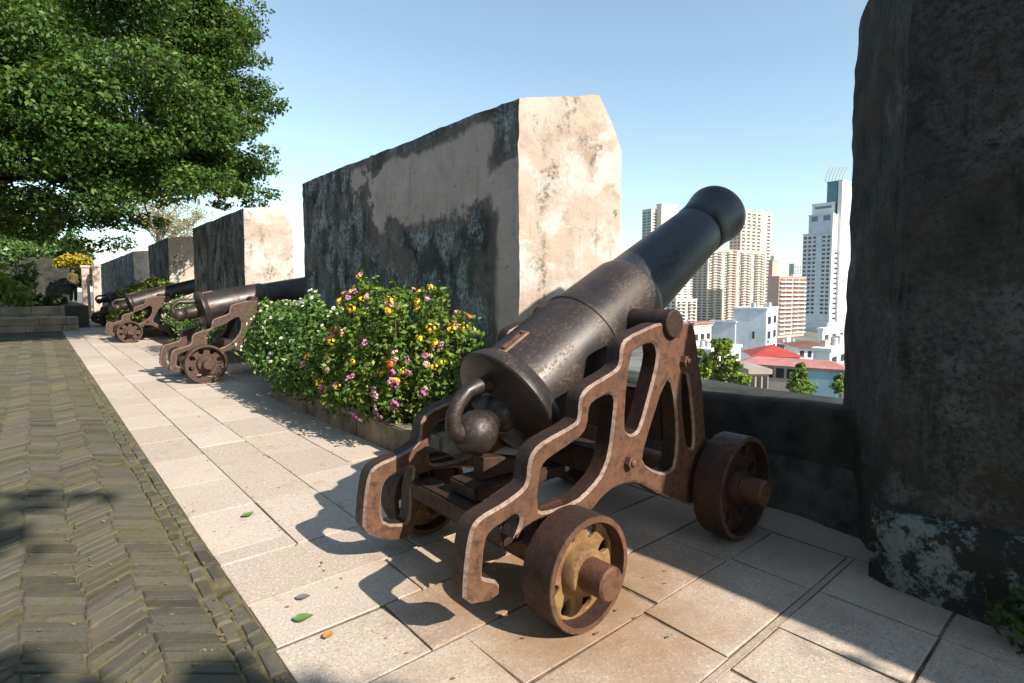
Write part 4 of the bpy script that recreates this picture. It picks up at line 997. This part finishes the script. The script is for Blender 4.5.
B = Bld('house', 'cream low house partly hidden between red roof and brown roof', 776, 786, 800, 346, 190, M['c_dirty'], 0); B.rows('r', 3, 2, M['c_dark'], .5, .95, .5, .45); B.done()
B = Bld('house', 'white low house under the leafy tree behind the parapet', 690, 712, 742, 352, 110, M['c_white'], 4); B.rows('r', 4, 2, M['c_dark'], .55, .95, .5, .45); B.rows('l', 3, 2, M['c_dark'], .55, .95, .5, .45); B.done()
B = Bld('house', 'low white house between the long shed and the right merlon', 815, 832, 856, 352, 95, M['c_white'], 6); B.rows('r', 3, 1, M['c_dark'], .82, .95, .5, .6); B.done()
def clutter(t, w, l, h, n):
    for k in range(n):
        a, b = rnd.uniform(.1, .85)*w, rnd.uniform(.1, .8)*l
        if k % 2: link('water_tank', lathe_me('water_tank', [(0, 0), (0, .5), (1.1, .5), (1.2, .42), (1.2, 0)], 14), M['c_grey'], t, (a, b, h), (0, -math.pi/2, 0))
        else: link('stair_hut', box_me('stair_hut', a, a+w*.16+.4, b, b+l*.14+.4, h-.05, h+rnd.uniform(.8, 1.8)), rnd.choice([M['c_white'], M['c_dirty'], M['c_cream']]), t)
for o in [o for o in C.objects if o.parent is None and o.get('category') == 'building' and o.name.split('.')[0] in ('house', 'warehouse', 'apartment_block', 'apartment_tower')]:
    if any(ch.name.startswith('roof') and ch.data.materials and ch.data.materials[0] in (M['c_red'], M['c_rose'], M['c_brown']) for ch in o.children): continue
    wb = [ch for ch in o.children if ch.name.startswith('wall')][0].data.vertices
    clutter(o, max(v.co.x for v in wb), max(v.co.y for v in wb), max(v.co.z for v in wb)+.5, 4)
def town_tree(name, label, px, ytop, ybot, D, lobes_px, leaf, mat, n):
    b = at(px, 300, D); t = thing(name, label, 'tree', (b[0], b[1], -22)); L = []
    for x, y, r in lobes_px:
        p = at(x, y, D+rnd.uniform(-1.2, 1.2)); rr = r/556*D*.95; L.append((p, (rr, rr, rr*.85), n))
    foliage('crown', L, leaf, mat, t, .4, .3); bm = bmesh.new(); top = at(px, ytop+8, D); limb(bm, (b[0], b[1], -22), top, .22, .05, 8, .08)
    for c, r, _ in L: limb(bm, Vector((b[0], b[1], -22)).lerp(Vector(top), .9), c, .05, .02, 3, .3, 5)
    link('trunk', bm_mesh('trunk', bm, True), M['bark'], t); rebase(t)
town_tree('leafy_tree', 'bright green leafy tree just beyond the parapet, right of the carriage', 722, 338, 385, 34, [(722, 350, 9), (710, 362, 10), (731, 364, 9), (718, 374, 12), (738, 377, 7), (704, 372, 7), (716, 343, 4), (727, 343, 5), (745, 379, 5), (700, 352, 3)], .34, M['leaf_lime'], 150)
town_tree('conical_tree', 'narrow cone shaped green tree before the long pink roofed shed', 801, 360, 392, 46, [(801, 366, 3.5), (801, 373, 6), (800, 380, 8), (803, 387, 10), (795, 386, 7), (808, 388, 7)], .34, M['leaf_bush'], 130)
town_tree('leafy_tree', 'small green tree top peeking over the parapet against the right merlon', 842, 372, 392, 40, [(841, 379, 5), (844, 384, 7), (838, 387, 6)], .32, M['leaf_bush'], 130)
